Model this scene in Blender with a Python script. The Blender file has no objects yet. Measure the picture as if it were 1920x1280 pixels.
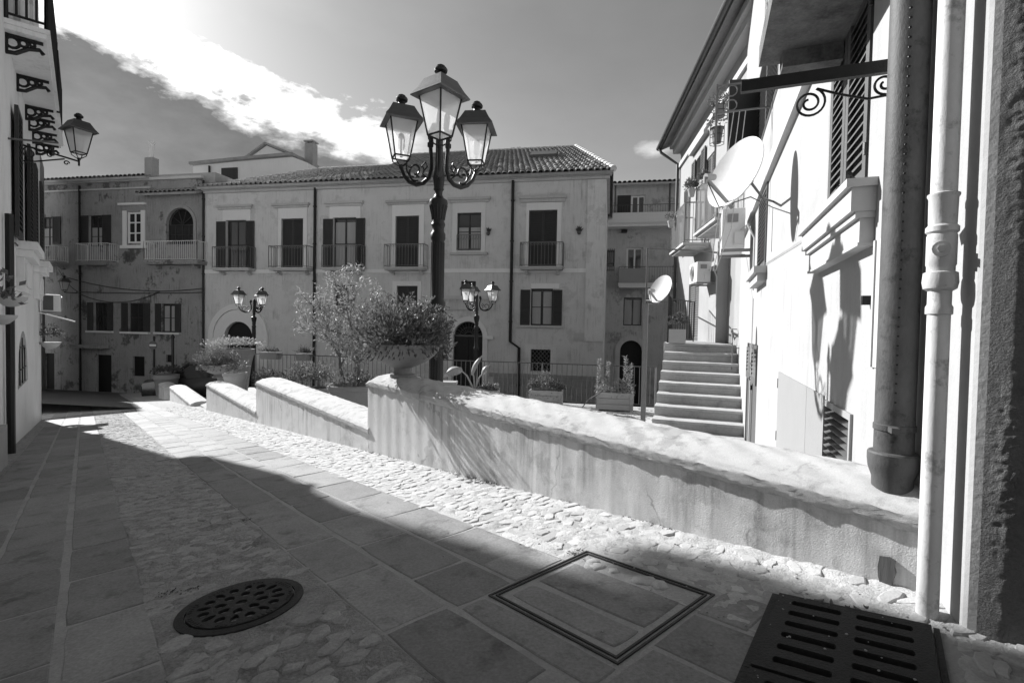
import bpy, math, random
from mathutils import Vector, Matrix
random.seed(7)
R_ = math.radians
# ------------------------------------------------------------------ camera
scene = bpy.context.scene
EYE = 1.78                        # eye height above the terrace (z = 0)
FPX, ROLL, HZ = 939.0, 0.019, 614.0
PITCH = math.atan((640 - HZ) / FPX)
FW = Vector((0, math.cos(PITCH), -math.sin(PITCH)))
_r0 = Vector((1, 0, 0)); _u0 = _r0.cross(FW)
CR = math.cos(ROLL) * _r0 + math.sin(ROLL) * _u0
CU = -math.sin(ROLL) * _r0 + math.cos(ROLL) * _u0
cam_d = bpy.data.cameras.new('camera'); cam = bpy.data.objects.new('camera', cam_d)
scene.collection.objects.link(cam); scene.camera = cam
cam_d.sensor_width = 36; cam_d.lens = FPX / 1920 * 36; cam_d.clip_start = .05; cam_d.clip_end = 3000
cam.matrix_world = Matrix(((CR.x, CU.x, -FW.x, 0), (CR.y, CU.y, -FW.y, 0), (CR.z, CU.z, -FW.z, EYE), (0, 0, 0, 1)))
# ------------------------------------------------------------------ sky and sun
SUN_AZ, SUN_EL = R_(-49.3), R_(30.5)
SUNV = Vector((math.sin(SUN_AZ) * math.cos(SUN_EL), math.cos(SUN_AZ) * math.cos(SUN_EL), math.sin(SUN_EL)))
SKY_STRENGTH, SUN_STRENGTH, EXPOSURE = .070, 5.0, .95
world = bpy.data.worlds.new('World'); scene.world = world; world.use_nodes = True
nt = world.node_tree; nt.nodes.clear()
def N(tree, kind, **kw):
    n = tree.nodes.new(kind)
    for k, v in kw.items():
        if k.startswith('i_'):
            n.inputs[int(k[2:]) if k[2:].isdigit() else k[2:]].default_value = v
        else: setattr(n, k, v)
    return n
def math_(tree, op, a, b=None, c=None, clamp=False):
    n = tree.nodes.new('ShaderNodeMath'); n.operation = op; n.use_clamp = clamp
    for i, v in enumerate((a, b, c)):
        if v is None: continue
        if isinstance(v, (int, float)): n.inputs[i].default_value = v
        else: tree.links.new(v, n.inputs[i])
    return n.outputs[0]
sky = N(nt, 'ShaderNodeTexSky', sky_type='NISHITA', sun_disc=False)
sky.sun_elevation = SUN_EL; sky.sun_rotation = SUN_AZ; sky.air_density = 1.0; sky.dust_density = .6; sky.ozone_density = 1
tc = N(nt, 'ShaderNodeTexCoord')
sep = N(nt, 'ShaderNodeSeparateXYZ'); nt.links.new(tc.outputs['Generated'], sep.inputs[0])
sx, sy, sz = sep.outputs
sr = N(nt, 'ShaderNodeSeparateColor'); nt.links.new(sky.outputs[0], sr.inputs[0])
# black and white: a red-filter mix of the sky's channels
bw = math_(nt, 'ADD', math_(nt, 'MULTIPLY', sr.outputs[0], .65), math_(nt, 'MULTIPLY', sr.outputs[1], .35))
# direction as azimuth / elevation in degrees
azn = math_(nt, 'MULTIPLY', math_(nt, 'ARCTAN2', sx, sy), 180 / math.pi)
eln = math_(nt, 'MULTIPLY', math_(nt, 'ARCSINE', sz), 180 / math.pi)
mp = N(nt, 'ShaderNodeMapping'); mp.inputs['Scale'].default_value = (1, 1, 2.2); nt.links.new(tc.outputs['Generated'], mp.inputs[0])
def noise(tree, vec, scale, detail=6, rough=.6):
    n = N(tree, 'ShaderNodeTexNoise'); n.inputs['Scale'].default_value = scale; n.inputs['Detail'].default_value = detail
    n.inputs['Roughness'].default_value = rough
    if vec is not None: tree.links.new(vec, n.inputs['Vector'])
    return n.outputs[0]
n1 = noise(nt, mp.outputs[0], 5, 9, .62); n2 = noise(nt, mp.outputs[0], 14, 6, .6); n3 = noise(nt, mp.outputs[0], 2.2, 5, .55)
# cloud bank low in the sky to the left: upper edge falls from left to right
edge = math_(nt, 'ADD', 15.6, math_(nt, 'MULTIPLY', azn, -.185))
edge = math_(nt, 'ADD', edge, math_(nt, 'MULTIPLY', math_(nt, 'SUBTRACT', n1, .5), 9))
edge = math_(nt, 'ADD', edge, math_(nt, 'MULTIPLY', math_(nt, 'SUBTRACT', n2, .5), 7))
dist = math_(nt, 'SUBTRACT', edge, eln)                      # > 0 inside the bank
win = math_(nt, 'MULTIPLY', math_(nt, 'MULTIPLY_ADD', azn, -.12, -1.1, clamp=True), math_(nt, 'MULTIPLY_ADD', azn, .03, 3.0, clamp=True))
body = math_(nt, 'MULTIPLY', math_(nt, 'MULTIPLY', dist, .55, clamp=True), win)
rimd = math_(nt, 'ABSOLUTE', math_(nt, 'ADD', dist, 1.2))
rim = math_(nt, 'MULTIPLY', math_(nt, 'SUBTRACT', 1, math_(nt, 'MULTIPLY', rimd, .52), clamp=True), win)
rim = math_(nt, 'MULTIPLY', rim, math_(nt, 'MULTIPLY_ADD', n1, 3.2, -.75, clamp=True))
# thin veil high up
veil = math_(nt, 'MULTIPLY', math_(nt, 'MULTIPLY_ADD', n3, 3.2, -1.45, clamp=True), .35)
# one small bright cloud low on the right
ca = math_(nt, 'MULTIPLY', math_(nt, 'SUBTRACT', azn, 15.4), .36); ce = math_(nt, 'SUBTRACT', eln, 19.0)
cd = math_(nt, 'SUBTRACT', 1, math_(nt, 'ADD', math_(nt, 'MULTIPLY', ca, ca), math_(nt, 'MULTIPLY', ce, math_(nt, 'MULTIPLY', ce, .9))))
small = math_(nt, 'MULTIPLY', math_(nt, 'ADD', cd, math_(nt, 'MULTIPLY', math_(nt, 'SUBTRACT', n2, .55), 3.2)), .8, clamp=True)
def mixv(tree, f, a, b):
    n = tree.nodes.new('ShaderNodeMix'); n.data_type = 'FLOAT'
    for s, v in ((n.inputs[0], f), (n.inputs[2], a), (n.inputs[3], b)):
        if isinstance(v, (int, float)): s.default_value = v
        else: tree.links.new(v, s)
    return n.outputs[0]
CLOUD_DARK, CLOUD_RIM = .9, 11.0
bodyv = math_(nt, 'ADD', CLOUD_DARK, math_(nt, 'ADD', math_(nt, 'MULTIPLY', n1, 1.3), math_(nt, 'MULTIPLY', math_(nt, 'MAXIMUM', dist, 0), .09)))
val = mixv(nt, veil, bw, math_(nt, 'MULTIPLY', bw, 1.5))
val = mixv(nt, body, val, bodyv)
val = math_(nt, 'ADD', val, math_(nt, 'MULTIPLY', rim, CLOUD_RIM))
val = mixv(nt, small, val, 6.5)
comb = N(nt, 'ShaderNodeCombineColor')
for i in range(3): nt.links.new(val, comb.inputs[i])
bg = N(nt, 'ShaderNodeBackground'); bg.inputs['Strength'].default_value = SKY_STRENGTH
nt.links.new(comb.outputs[0], bg.inputs['Color'])
wo = N(nt, 'ShaderNodeOutputWorld'); nt.links.new(bg.outputs[0], wo.inputs[0])
sun_d = bpy.data.lights.new('sun', 'SUN'); sun_d.energy = SUN_STRENGTH; sun_d.angle = R_(.55); sun_d.color = (1, 1, 1)
sun = bpy.data.objects.new('sun', sun_d); scene.collection.objects.link(sun)
sun.rotation_euler = SUNV.to_track_quat('Z', 'Y').to_euler(); sun.location = SUNV * 60
scene.view_settings.view_transform = 'Standard'; scene.view_settings.look = 'None'
scene.view_settings.exposure = EXPOSURE; scene.view_settings.gamma = 1
# ------------------------------------------------------------------ geometry helpers
COL = scene.collection
ORG = {}                                              # object name -> world origin of its local space
def ray(x, y): return FW + (x - 960) / FPX * CR + (640 - y) / FPX * CU
EYEV = Vector((0, 0, EYE))
class Frame:
    """vertical plane: u runs to the right as one faces it, n points out of it, z is world height"""
    def __init__(s, o, az):
        s.o = Vector((o[0], o[1], 0)); s.u = Vector((math.sin(R_(az)), math.cos(R_(az)), 0)); s.n = Vector((s.u.y, -s.u.x, 0))
    def p(s, u, d, z): return s.o + s.u * u + s.n * d + Vector((0, 0, z))
    def px(s, x, y, d=0):
        r = ray(x, y); q = s.o + s.n * d - Vector((0, 0, 0)); t = (q.dot(s.n)) / r.dot(s.n); P = r * t
        return (P - s.o).dot(s.u), P.z + EYE
    def rect(s, x0, y0, x1, y1, d=0):
        ym, xm = (y0 + y1) / 2, (x0 + x1) / 2
        return s.px(x0, ym, d)[0], s.px(x1, ym, d)[0], s.px(xm, y1, d)[1], s.px(xm, y0, d)[1]   # u0,u1,z0,z1
def onz(x, y, z):
    r = ray(x, y); return r * ((z - EYE) / r.z) + EYEV
class MB:
    def __init__(s): s.v = []; s.f = []
    def add(s, vs, fs):
        k = len(s.v); s.v += [tuple(v) for v in vs]; s.f += [tuple(i + k for i in f) for f in fs]; return s
    def hexa(s, c): return s.add(c, [(0, 3, 2, 1), (4, 5, 6, 7), (0, 1, 5, 4), (1, 2, 6, 5), (2, 3, 7, 6), (3, 0, 4, 7)])
    def box(s, fr, u0, u1, d0, d1, z0, z1):
        return s.hexa([fr.p(u, d, z) for z in (z0, z1) for u, d in ((u0, d1), (u1, d1), (u1, d0), (u0, d0))])
    def wbox(s, x0, x1, y0, y1, z0, z1):
        return s.hexa([(x, y, z) for z in (z0, z1) for x, y in ((x0, y0), (x1, y0), (x1, y1), (x0, y1))])
    def prism(s, fr, poly, d0, d1):                    # poly: (u,z) counter-clockwise seen from outside
        n = len(poly); a = [fr.p(u, d1, z) for u, z in poly]; b = [fr.p(u, d0, z) for u, z in poly]
        return s.add(a + b, [tuple(range(n)), tuple(range(2 * n - 1, n - 1, -1))] + [(i, i + n, (i + 1) % n + n, (i + 1) % n) for i in range(n)])
    def tube(s, pts, r, n=8, cap=True):
        pts = [Vector(p) for p in pts]; m = len(pts); rs = r if isinstance(r, (list, tuple)) else [r] * m
        k = len(s.v); ref = None
        for i, p in enumerate(pts):
            t = (pts[min(i + 1, m - 1)] - pts[max(i - 1, 0)]).normalized()
            if ref is None:
                ref = Vector((0, 0, 1)) if abs(t.z) < .9 else Vector((1, 0, 0))
            a = t.cross(ref)
            if a.length < 1e-4: a = t.orthogonal()
            a.normalize(); b = t.cross(a); ref = -b if False else b.cross(t) if False else ref
            ref = a.cross(t)
            for j in range(n):
                g = 2 * math.pi * j / n; s.v.append(tuple(p + (a * math.cos(g) + b * math.sin(g)) * rs[i]))
        for i in range(m - 1):
            for j in range(n):
                s.f.append((k + i * n + j, k + i * n + (j + 1) % n, k + (i + 1) * n + (j + 1) % n, k + (i + 1) * n + j))
        if cap: s.f.append(tuple(k + j for j in range(n - 1, -1, -1))); s.f.append(tuple(k + (m - 1) * n + j for j in range(n)))
        return s
    def lathe(s, c, prof, n=16, rot=0, sq=False):      # prof: (r, z)
        k = len(s.v); c = Vector(c)
        for r, z in prof:
            for j in range(n):
                g = 2 * math.pi * j / n + rot; s.v.append((c.x + r * math.cos(g), c.y + r * math.sin(g), c.z + z))
        m = len(prof)
        for i in range(m - 1):
            for j in range(n): s.f.append((k + i * n + j, k + i * n + (j + 1) % n, k + (i + 1) * n + (j + 1) % n, k + (i + 1) * n + j))
        s.f.append(tuple(k + j for j in range(n - 1, -1, -1))); s.f.append(tuple(k + (m - 1) * n + j for j in range(n)))
        return s
    def grid(s, fn, nu, nv, close_u=False):            # fn(i,j) -> point
        k = len(s.v)
        for j in range(nv + 1):
            for i in range(nu + 1): s.v.append(tuple(fn(i / nu, j / nv)))
        w = nu + 1
        for j in range(nv):
            for i in range(nu): s.f.append((k + j * w + i, k + j * w + i + 1, k + (j + 1) * w + i + 1, k + (j + 1) * w + i))
        return s
    def leaf(s, p, d, up, L, W, fold=.25):
        d = d.normalized(); sd = d.cross(up)
        if sd.length < 1e-3: sd = d.orthogonal()
        sd.normalize(); nn = sd.cross(d)
        m = p + d * L * .45 - nn * W * fold
        k = len(s.v); s.v += [tuple(p), tuple(m + sd * W / 2 + nn * W * fold), tuple(p + d * L), tuple(m - sd * W / 2 + nn * W * fold), tuple(m)]
        s.f += [(k, k + 4, k + 1), (k + 4, k + 2, k + 1), (k, k + 3, k + 4), (k + 4, k + 3, k + 2)]
        return s
    def build(s, name, mat, parent=None, smooth=False, org=None, kind=None, label=None):
        if parent is not None: o0 = ORG[parent.name]
        else: o0 = Vector(org) if org is not None else Vector((0, 0, 0))
        me = bpy.data.meshes.new(name); me.from_pydata([(v[0] - o0[0], v[1] - o0[1], v[2] - o0[2]) for v in s.v], [], s.f); me.update()
        if smooth:
            for p in me.polygons: p.use_smooth = True
            if smooth != 'all':
                try: me.set_sharp_from_angle(angle=R_(38))
                except Exception: pass
        me.materials.append(mat)
        o = bpy.data.objects.new(name, me); COL.objects.link(o)
        if parent is not None: o.parent = parent
        else: o.location = o0
        ORG[o.name] = o0
        if kind: o['kind'] = kind
        if label: o['label'] = label
        return o
def thing(name, loc, label, cat, group=None):
    o = bpy.data.objects.new(name, None); o.empty_display_size = .1; COL.objects.link(o); o.location = loc; ORG[o.name] = Vector(loc)
    o['label'] = label; o['category'] = cat
    if group: o['group'] = group
    return o
def tag(o, label, cat, group=None):
    o['label'] = label; o['category'] = cat
    if group: o['group'] = group
    return o
def copy_tree(o, parent=None):
    c = o.copy(); COL.objects.link(c); c.parent = parent
    for ch in list(o.children): copy_tree(ch, c)
    return c
def rnd(a, b): return random.uniform(a, b)
def rdir():
    while True:
        v = Vector((rnd(-1, 1), rnd(-1, 1), rnd(-1, 1)))
        if .05 < v.length < 1: return v.normalized()
# ------------------------------------------------------------------ materials (the photograph is black and white)
MATS = {}
def mat(name, c, var=.18, sc=3.0, rough=.85, bump=.25, bsc=60.0, streak=0.0, stain=0.0, stsc=1.4, spec=.3, metal=0, fine=.10, zs=1.0, rv=.16, trans=0, crack=0, crsc=3.0, peel=0, plsc=1.1, bdist=.01):
    m = bpy.data.materials.new(name); m.use_nodes = True; t = m.node_tree; t.nodes.clear()
    out = N(t, 'ShaderNodeOutputMaterial'); b = N(t, 'ShaderNodeBsdfPrincipled'); t.links.new(b.outputs[0], out.inputs[0])
    g = N(t, 'ShaderNodeNewGeometry'); pos = g.outputs['Position']
    mpn = N(t, 'ShaderNodeMapping'); mpn.inputs['Scale'].default_value = (1, 1, zs); t.links.new(pos, mpn.inputs[0]); pv = mpn.outputs[0]
    a = noise(t, pv, sc, 8, .65); f = noise(t, pv, bsc * .8, 4, .6)
    v = math_(t, 'MULTIPLY_ADD', math_(t, 'SUBTRACT', a, .5), var * 2.2, 1.0)
    v = math_(t, 'ADD', v, math_(t, 'MULTIPLY', math_(t, 'SUBTRACT', f, .5), fine * 2))
    oi = N(t, 'ShaderNodeObjectInfo')
    v = math_(t, 'MULTIPLY', v, math_(t, 'MULTIPLY_ADD', oi.outputs['Random'], rv, 1 - rv / 2))
    if streak:
        ms = N(t, 'ShaderNodeMapping'); ms.inputs['Scale'].default_value = (1, 1, .07); t.links.new(pos, ms.inputs[0])
        q = math_(t, 'MULTIPLY_ADD', noise(t, ms.outputs[0], 16, 5, .6), 4.0, -1.9, clamp=True)
        q2 = math_(t, 'MULTIPLY_ADD', noise(t, pos, 1.7, 4, .6), 4.0, -1.7, clamp=True)
        v = math_(t, 'MULTIPLY', v, math_(t, 'SUBTRACT', 1.0, math_(t, 'MULTIPLY', math_(t, 'MULTIPLY', q, q2), streak)))
    if stain:
        q = math_(t, 'MULTIPLY_ADD', noise(t, pos, stsc, 10, .72), 7.0, -3.75, clamp=True)
        v = math_(t, 'MULTIPLY', v, math_(t, 'SUBTRACT', 1.0, math_(t, 'MULTIPLY', q, stain)))
    if peel:
        q = math_(t, 'MULTIPLY_ADD', noise(t, pos, plsc, 12, .7), 34.0, -19.2, clamp=True)
        v = math_(t, 'MULTIPLY', v, math_(t, 'SUBTRACT', 1.0, math_(t, 'MULTIPLY', q, peel)))
    if crack:
        vo = N(t, 'ShaderNodeTexVoronoi', feature='DISTANCE_TO_EDGE'); vo.inputs['Scale'].default_value = crsc
        wv = N(t, 'ShaderNodeVectorMath', operation='ADD'); nz_ = N(t, 'ShaderNodeTexNoise'); nz_.inputs['Scale'].default_value = 9; nz_.inputs['Detail'].default_value = 4
        sc2 = N(t, 'ShaderNodeVectorMath', operation='SCALE'); sc2.inputs[3].default_value = .16; t.links.new(pos, nz_.inputs['Vector']); t.links.new(nz_.outputs[1], sc2.inputs[0]); t.links.new(pos, wv.inputs[0]); t.links.new(sc2.outputs[0], wv.inputs[1]); t.links.new(wv.outputs[0], vo.inputs['Vector'])
        ln = math_(t, 'SUBTRACT', 1, math_(t, 'MULTIPLY', vo.outputs['Distance'], 150.0 / crsc, clamp=True))
        ln = math_(t, 'MULTIPLY', ln, math_(t, 'MULTIPLY_ADD', noise(t, pos, 2.3, 3, .5), 8, -4, clamp=True))
        v = math_(t, 'MULTIPLY', v, math_(t, 'SUBTRACT', 1, math_(t, 'MULTIPLY', ln, crack)))
    v = math_(t, 'MULTIPLY', v, c)
    cc = N(t, 'ShaderNodeCombineColor')
    for i in range(3): t.links.new(v, cc.inputs[i])
    t.links.new(cc.outputs[0], b.inputs['Base Color'])
    b.inputs['Roughness'].default_value = rough; b.inputs['Specular IOR Level'].default_value = spec; b.inputs['Metallic'].default_value = metal
    if bump:
        bp = N(t, 'ShaderNodeBump'); bp.inputs['Strength'].default_value = bump; bp.inputs['Distance'].default_value = bdist
        hh = math_(t, 'ADD', noise(t, pv, bsc, 6, .65), math_(t, 'MULTIPLY', a, .8))
        t.links.new(hh, bp.inputs['Height']); t.links.new(bp.outputs[0], b.inputs['Normal'])
    if trans:
        tl = N(t, 'ShaderNodeBsdfTranslucent'); mx = N(t, 'ShaderNodeMixShader'); mx.inputs[0].default_value = trans
        t.links.new(cc.outputs[0], tl.inputs[0]); t.links.new(b.outputs[0], mx.inputs[1]); t.links.new(tl.outputs[0], mx.inputs[2]); t.links.new(mx.outputs[0], out.inputs[0])
    MATS[name] = m; return m
mat('asphalt', .085, .2, 2, .9, .4, 60, fine=.2)
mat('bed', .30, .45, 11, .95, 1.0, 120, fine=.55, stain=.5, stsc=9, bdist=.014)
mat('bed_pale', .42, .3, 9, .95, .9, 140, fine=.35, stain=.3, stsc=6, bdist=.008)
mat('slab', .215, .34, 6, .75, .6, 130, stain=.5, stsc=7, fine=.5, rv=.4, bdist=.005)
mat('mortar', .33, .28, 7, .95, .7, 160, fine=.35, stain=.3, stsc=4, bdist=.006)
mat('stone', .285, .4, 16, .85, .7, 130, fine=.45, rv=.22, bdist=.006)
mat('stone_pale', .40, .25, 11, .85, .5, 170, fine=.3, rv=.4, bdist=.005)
mat('paving', .40, .22, 6, .9, .8, 40, fine=.3, stain=.3)
mat('parapet', .56, .14, 3, .95, .45, 210, streak=.8, stain=.35, stsc=2.6, fine=.22, bdist=.005, crack=.5, crsc=1.6, peel=.18, plsc=2.4)
mat('cap', .46, .24, 7, .95, .35, 330, fine=.3, stain=.5, stsc=6.0, bdist=.004, crack=.5, crsc=2.4, peel=.22, plsc=4)
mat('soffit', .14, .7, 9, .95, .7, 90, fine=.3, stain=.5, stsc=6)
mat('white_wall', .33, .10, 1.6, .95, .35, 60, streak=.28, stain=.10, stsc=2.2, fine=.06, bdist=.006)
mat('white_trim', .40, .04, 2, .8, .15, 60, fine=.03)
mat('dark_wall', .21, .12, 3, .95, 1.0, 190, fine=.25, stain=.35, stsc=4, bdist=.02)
mat('facade', .61, .16, .8, .95, .3, 30, streak=.45, stain=.22, stsc=1.1, fine=.08, peel=.16, plsc=.8)
mat('facade_pale', .70, .06, 1, .9, .2, 30, fine=.05, streak=.12)
mat('facade_trim', .48, .15, 1.5, .9, .4, 30, streak=.3, fine=.1)
mat('old_facade', .30, .36, .9, .95, .6, 20, streak=.75, stain=.6, stsc=.9, fine=.16, peel=.45, plsc=.9)
mat('back_facade', .48, .25, .8, .95, .4, 20, streak=.6, stain=.4, stsc=.8, fine=.12, peel=.35, plsc=.7)
mat('left_wall', .70, .10, 1.6, .95, .3, 40, streak=.28, stain=.12, fine=.06)
mat('ashlar', .30, .2, 4, .9, .6, 30, fine=.15)
mat('wood_dark', .035, .25, 6, .6, .2, 60, zs=.2)
mat('wood_shutter', .045, .2, 6, .6, .2, 60, zs=.2)
mat('wood_near', .10, .15, 6, .65, .25, 80, zs=.15)
mat('door_black', .012, .2, 6, .6, .1, 40)
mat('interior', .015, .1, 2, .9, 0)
mat('white_paint', .6, .05, 4, .5, .05, 60)
mat('iron', .011, .3, 12, .42, .2, 140, spec=.3)
mat('iron_grey', .07, .2, 10, .5, .2, 100, spec=.5)
mat('rail_grey', .16, .2, 10, .5, .2, 100, spec=.5)
mat('cast_iron', .022, .4, 18, .6, .5, 160, spec=.2, fine=.5, stain=.4, stsc=12)
mat('pipe_big', .075, .45, 13, .6, .35, 130, spec=.25, stain=.7, stsc=14, zs=.5, bdist=.004)
mat('pipe_thin', .52, .2, 9, .6, .2, 120, spec=.4, stain=.65, stsc=14, zs=.4, bdist=.005)
mat('tile', .30, .4, 2.5, .9, .3, 40, fine=.25, rv=.5)
mat('tile_light', .55, .3, 2.5, .9, .5, 40, fine=.25)
mat('lamp_roof', .07, .2, 8, .45, .15, 60, spec=.5, metal=.3)
mat('leaf', .13, .6, 30, .5, 0, spec=.5, trans=.35)
mat('leaf_olive', .30, .5, 30, .5, 0, spec=.5, trans=.3)
mat('leaf_dark', .08, .5, 30, .55, 0, spec=.4, trans=.3)
mat('petal', .55, .1, 8, .7, 0)
mat('bark', .14, .3, 14, .9, .8, 60, zs=.3)
mat('soil', .04, .3, 14, .95, .6, 60)
mat('terracotta', .22, .14, 5, .9, .35, 50, stain=.25, fine=.1)
mat('pot_pale', .42, .12, 5, .9, .3, 50, stain=.2)
mat('planter', .30, .12, 5, .8, .25, 70, zs=4)
mat('plastic_white', .68, .04, 4, .45, .05, 40)
mat('plastic_grey', .25, .05, 4, .5, .05, 40)
mat('dish', .78, .02, 3, .4, .02, 40)
mat('step', .38, .22, 5, .95, .6, 45, fine=.2, stain=.35, stsc=2.5)
mat('hatch', .27, .06, 3, .7, .15, 50, fine=.05)
mat('car_paint', .012, .05, 2, .2, 0, spec=.6)
mat('rubber', .02, .1, 6, .8, .1)
mat('sign_red', .10, .05, 4, .5, 0)
mat('curtain', .34, .2, 9, .9, .2, 40, zs=.1)
mat('cable', .06, .1, 6, .7, 0)
mat('cable_pale', .5, .1, 6, .7, 0)
def glassy(name, c, rough):
    m = bpy.data.materials.new(name); m.use_nodes = True; b = m.node_tree.nodes['Principled BSDF']
    b.inputs['Base Color'].default_value = (c, c, c, 1); b.inputs['Roughness'].default_value = rough; b.inputs['Specular IOR Level'].default_value = .8
    MATS[name] = m
glassy('window_glass', .03, .06); glassy('car_glass', .01, .05)
m = bpy.data.materials.new('frosted'); m.use_nodes = True; t = m.node_tree; t.nodes.clear()
o_ = N(t, 'ShaderNodeOutputMaterial'); tr = N(t, 'ShaderNodeBsdfTranslucent'); tr.inputs[0].default_value = (.9, .9, .9, 1)
tp = N(t, 'ShaderNodeBsdfTransparent'); df = N(t, 'ShaderNodeBsdfDiffuse'); df.inputs[0].default_value = (.75, .75, .75, 1)
gl = N(t, 'ShaderNodeBsdfGlossy'); gl.inputs['Roughness'].default_value = .25
m1 = N(t, 'ShaderNodeMixShader'); m1.inputs[0].default_value = .25; t.links.new(tr.outputs[0], m1.inputs[1]); t.links.new(df.outputs[0], m1.inputs[2])
m2 = N(t, 'ShaderNodeMixShader'); m2.inputs[0].default_value = .40; t.links.new(m1.outputs[0], m2.inputs[1]); t.links.new(tp.outputs[0], m2.inputs[2])
m3 = N(t, 'ShaderNodeMixShader'); m3.inputs[0].default_value = .06; t.links.new(m2.outputs[0], m3.inputs[1]); t.links.new(gl.outputs[0], m3.inputs[2])
t.links.new(m3.outputs[0], o_.inputs[0]); MATS['frosted'] = m
M = MATS
# ------------------------------------------------------------------ the ground: street, terrace, lower square
SV = Vector((-.6476469, .75652753, -.090662)); CV = Vector((.7580582, .65176573, .02343509)); NV = Vector((-.07681968, .05354941, .99560594))
P0 = Vector((-1.16928, 4.10015, EYE - 1.0506))
def S(a, b, h=0): return P0 + SV * a + CV * b + NV * h
SM = Matrix(((CV.x, SV.x, NV.x, P0.x), (CV.y, SV.y, NV.y, P0.y), (CV.z, SV.z, NV.z, P0.z), (0, 0, 0, 1)))   # local x = b, y = a
def square_z(x, y): return 1.17 - .0316 * x - .145 * y
def struct(o): o['kind'] = 'structure'; return o
g = MB(); g.add([(-900, -900, -3.2), (900, -900, -3.2), (900, 900, -3.2), (-900, 900, -3.2)], [(0, 1, 2, 3)]); struct(g.build('ground', M['paving']))
g = MB(); g.grid(lambda s, t: (-42 + 62 * s, 11.2 + 24 * t, square_z(-42 + 62 * s, 11.2 + 24 * t)), 20, 10); struct(g.build('lower_square', M['asphalt']))
def hcob(a, b): return .006 * math.sin(a * 37 + b * 11) * math.sin(b * 43 - a * 17) + .004 * math.sin(a * 71 + 2) * math.sin(b * 83)
def in_cob(b): return (-1.62 < b < -1.18) or b > -.49 or b < -2.29
g = MB(); g.grid(lambda s, t: S(-7 + 31 * t, -8 + 8.25 * s, .0042 if -3 < -8 + 8.25 * s < -.2 else -.001), 33, 60)
street = struct(g.build('street', M['mortar'], smooth='all'))
from mathutils import noise as MN
def bed_h(a, b):
    v = Vector((a, b, 0)); k = min(1, max(0, (math.hypot(a + 2.17, b + 1.405) - .17) * 9)); q = v.xy - Vector((-3.33, -.285)); e1 = q.dot(Vector((-.975, .222))); e2 = q.dot(Vector((-.222, -.975)))
    if -.04 < e1 < .37 and e2 > -.03: k = -.8 if e1 > 0 and e2 > 0 and e1 < .33 else 0
    if -3.21 < a < -2.68 and -.86 < b < -.37: k = 0
    if k <= 0: return -.008 + .012 * k
    if a < -1.8 and b < -1: k *= .45
    return k * (.009 * MN.noise(v * 12) + .010 * MN.noise(v * 27) + .007 * MN.noise(v * 55))
for b0_, b1_, a0_, a1_, nb, na in ((-1.628, -1.168, -3.9, 9.4, 36, 900), (-.496, .05, -3.9, 9.4, 40, 900), (-2.6, -2.28, -3, 9.4, 14, 500)):
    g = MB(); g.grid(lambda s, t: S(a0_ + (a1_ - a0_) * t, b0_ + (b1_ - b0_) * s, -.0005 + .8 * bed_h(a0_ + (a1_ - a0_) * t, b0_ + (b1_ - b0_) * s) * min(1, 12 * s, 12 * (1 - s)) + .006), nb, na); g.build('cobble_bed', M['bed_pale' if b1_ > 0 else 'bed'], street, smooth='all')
def child_of_street(o, a, b, rot=0, sc=(1, 1, 1), h=0):
    COL.objects.link(o); o.parent = street
    o.matrix_local = SM @ Matrix.Translation((b, a, h)) @ Matrix.Rotation(rot, 4, 'Z') @ Matrix.Diagonal((*sc, 1))
COVER = (-3.19, -2.70, -.84, -.385)
def slab_geo(w, l, jit=.003):
    pts = []; m_ = 4
    for (x0, y0), (x1, y1) in (((-1, -1), (1, -1)), ((1, -1), (1, 1)), ((1, 1), (-1, 1)), ((-1, 1), (-1, -1))):
        for k in range(m_):
            f_ = k / m_; x, y = (x0 + (x1 - x0) * f_) * w / 2, (y0 + (y1 - y0) * f_) * l / 2
            e = rnd(.0, .0035) if k else rnd(.002, .008); pts.append((x - math.copysign(e, x) * (abs(x) > w * .49), y - math.copysign(e, y) * (abs(y) > l * .49)))
    n = len(pts); tl = (rnd(-.012, .012), rnd(-.006, .006))
    top = lambda x, y, h: (x, y, h + x * tl[0] + y * tl[1])
    ins = [(x * (1 - .008 / w), y * (1 - .008 / l)) for x, y in pts]
    v = [(x, y, -.03) for x, y in pts] + [top(x, y, .0045) for x, y in pts] + [top(x, y, .0072) for x, y in ins]
    f = [tuple(range(2 * n, 3 * n))] + [(i, (i + 1) % n, n + (i + 1) % n, n + i) for i in range(n)] + [(n + i, n + (i + 1) % n, 2 * n + (i + 1) % n, 2 * n + i) for i in range(n)]
    return v, f
far_slabs = MB()
def slab_column(b0, b1, a_off, step, a0, a1, skip=None):
    vs = []
    for _ in range(7):
        sv_, sf_ = slab_geo(b1 - b0, step - .008); me = bpy.data.meshes.new('paving_slab'); me.from_pydata(sv_, [], sf_); me.materials.append(M['slab']); vs.append(me)
    k = math.floor((a0 - a_off) / step)
    a = a_off + k * step
    while a < a1:
        ac, bc = a + step / 2, (b0 + b1) / 2
        if not (skip and skip(ac, bc)):
            if ac < 7.0:
                o = bpy.data.objects.new('paving_slab', random.choice(vs)); child_of_street(o, ac, bc)
            else:
                v, f = slab_geo(b1 - b0, step - .01); far_slabs.add([S(y + ac, x + bc, z) for x, y, z in v], f)
        a += step
def skipc(a, b): return COVER[0] - .2 < a < COVER[1] + .2 and COVER[2] - .08 < b < COVER[3] + .1
slab_column(-2.275, -2.062, .08, .44, -3.4, 22)
slab_column(-2.048, -1.845, .06, .44, -3.4, 22)
slab_column(-1.825, -1.628, .265, .436, -3.4, 22)
slab_column(-1.166, -.962, -.06, .433, -4.4, 22)
slab_column(-.948, -.732, -.69, .433, -4.4, 22, skipc)
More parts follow.
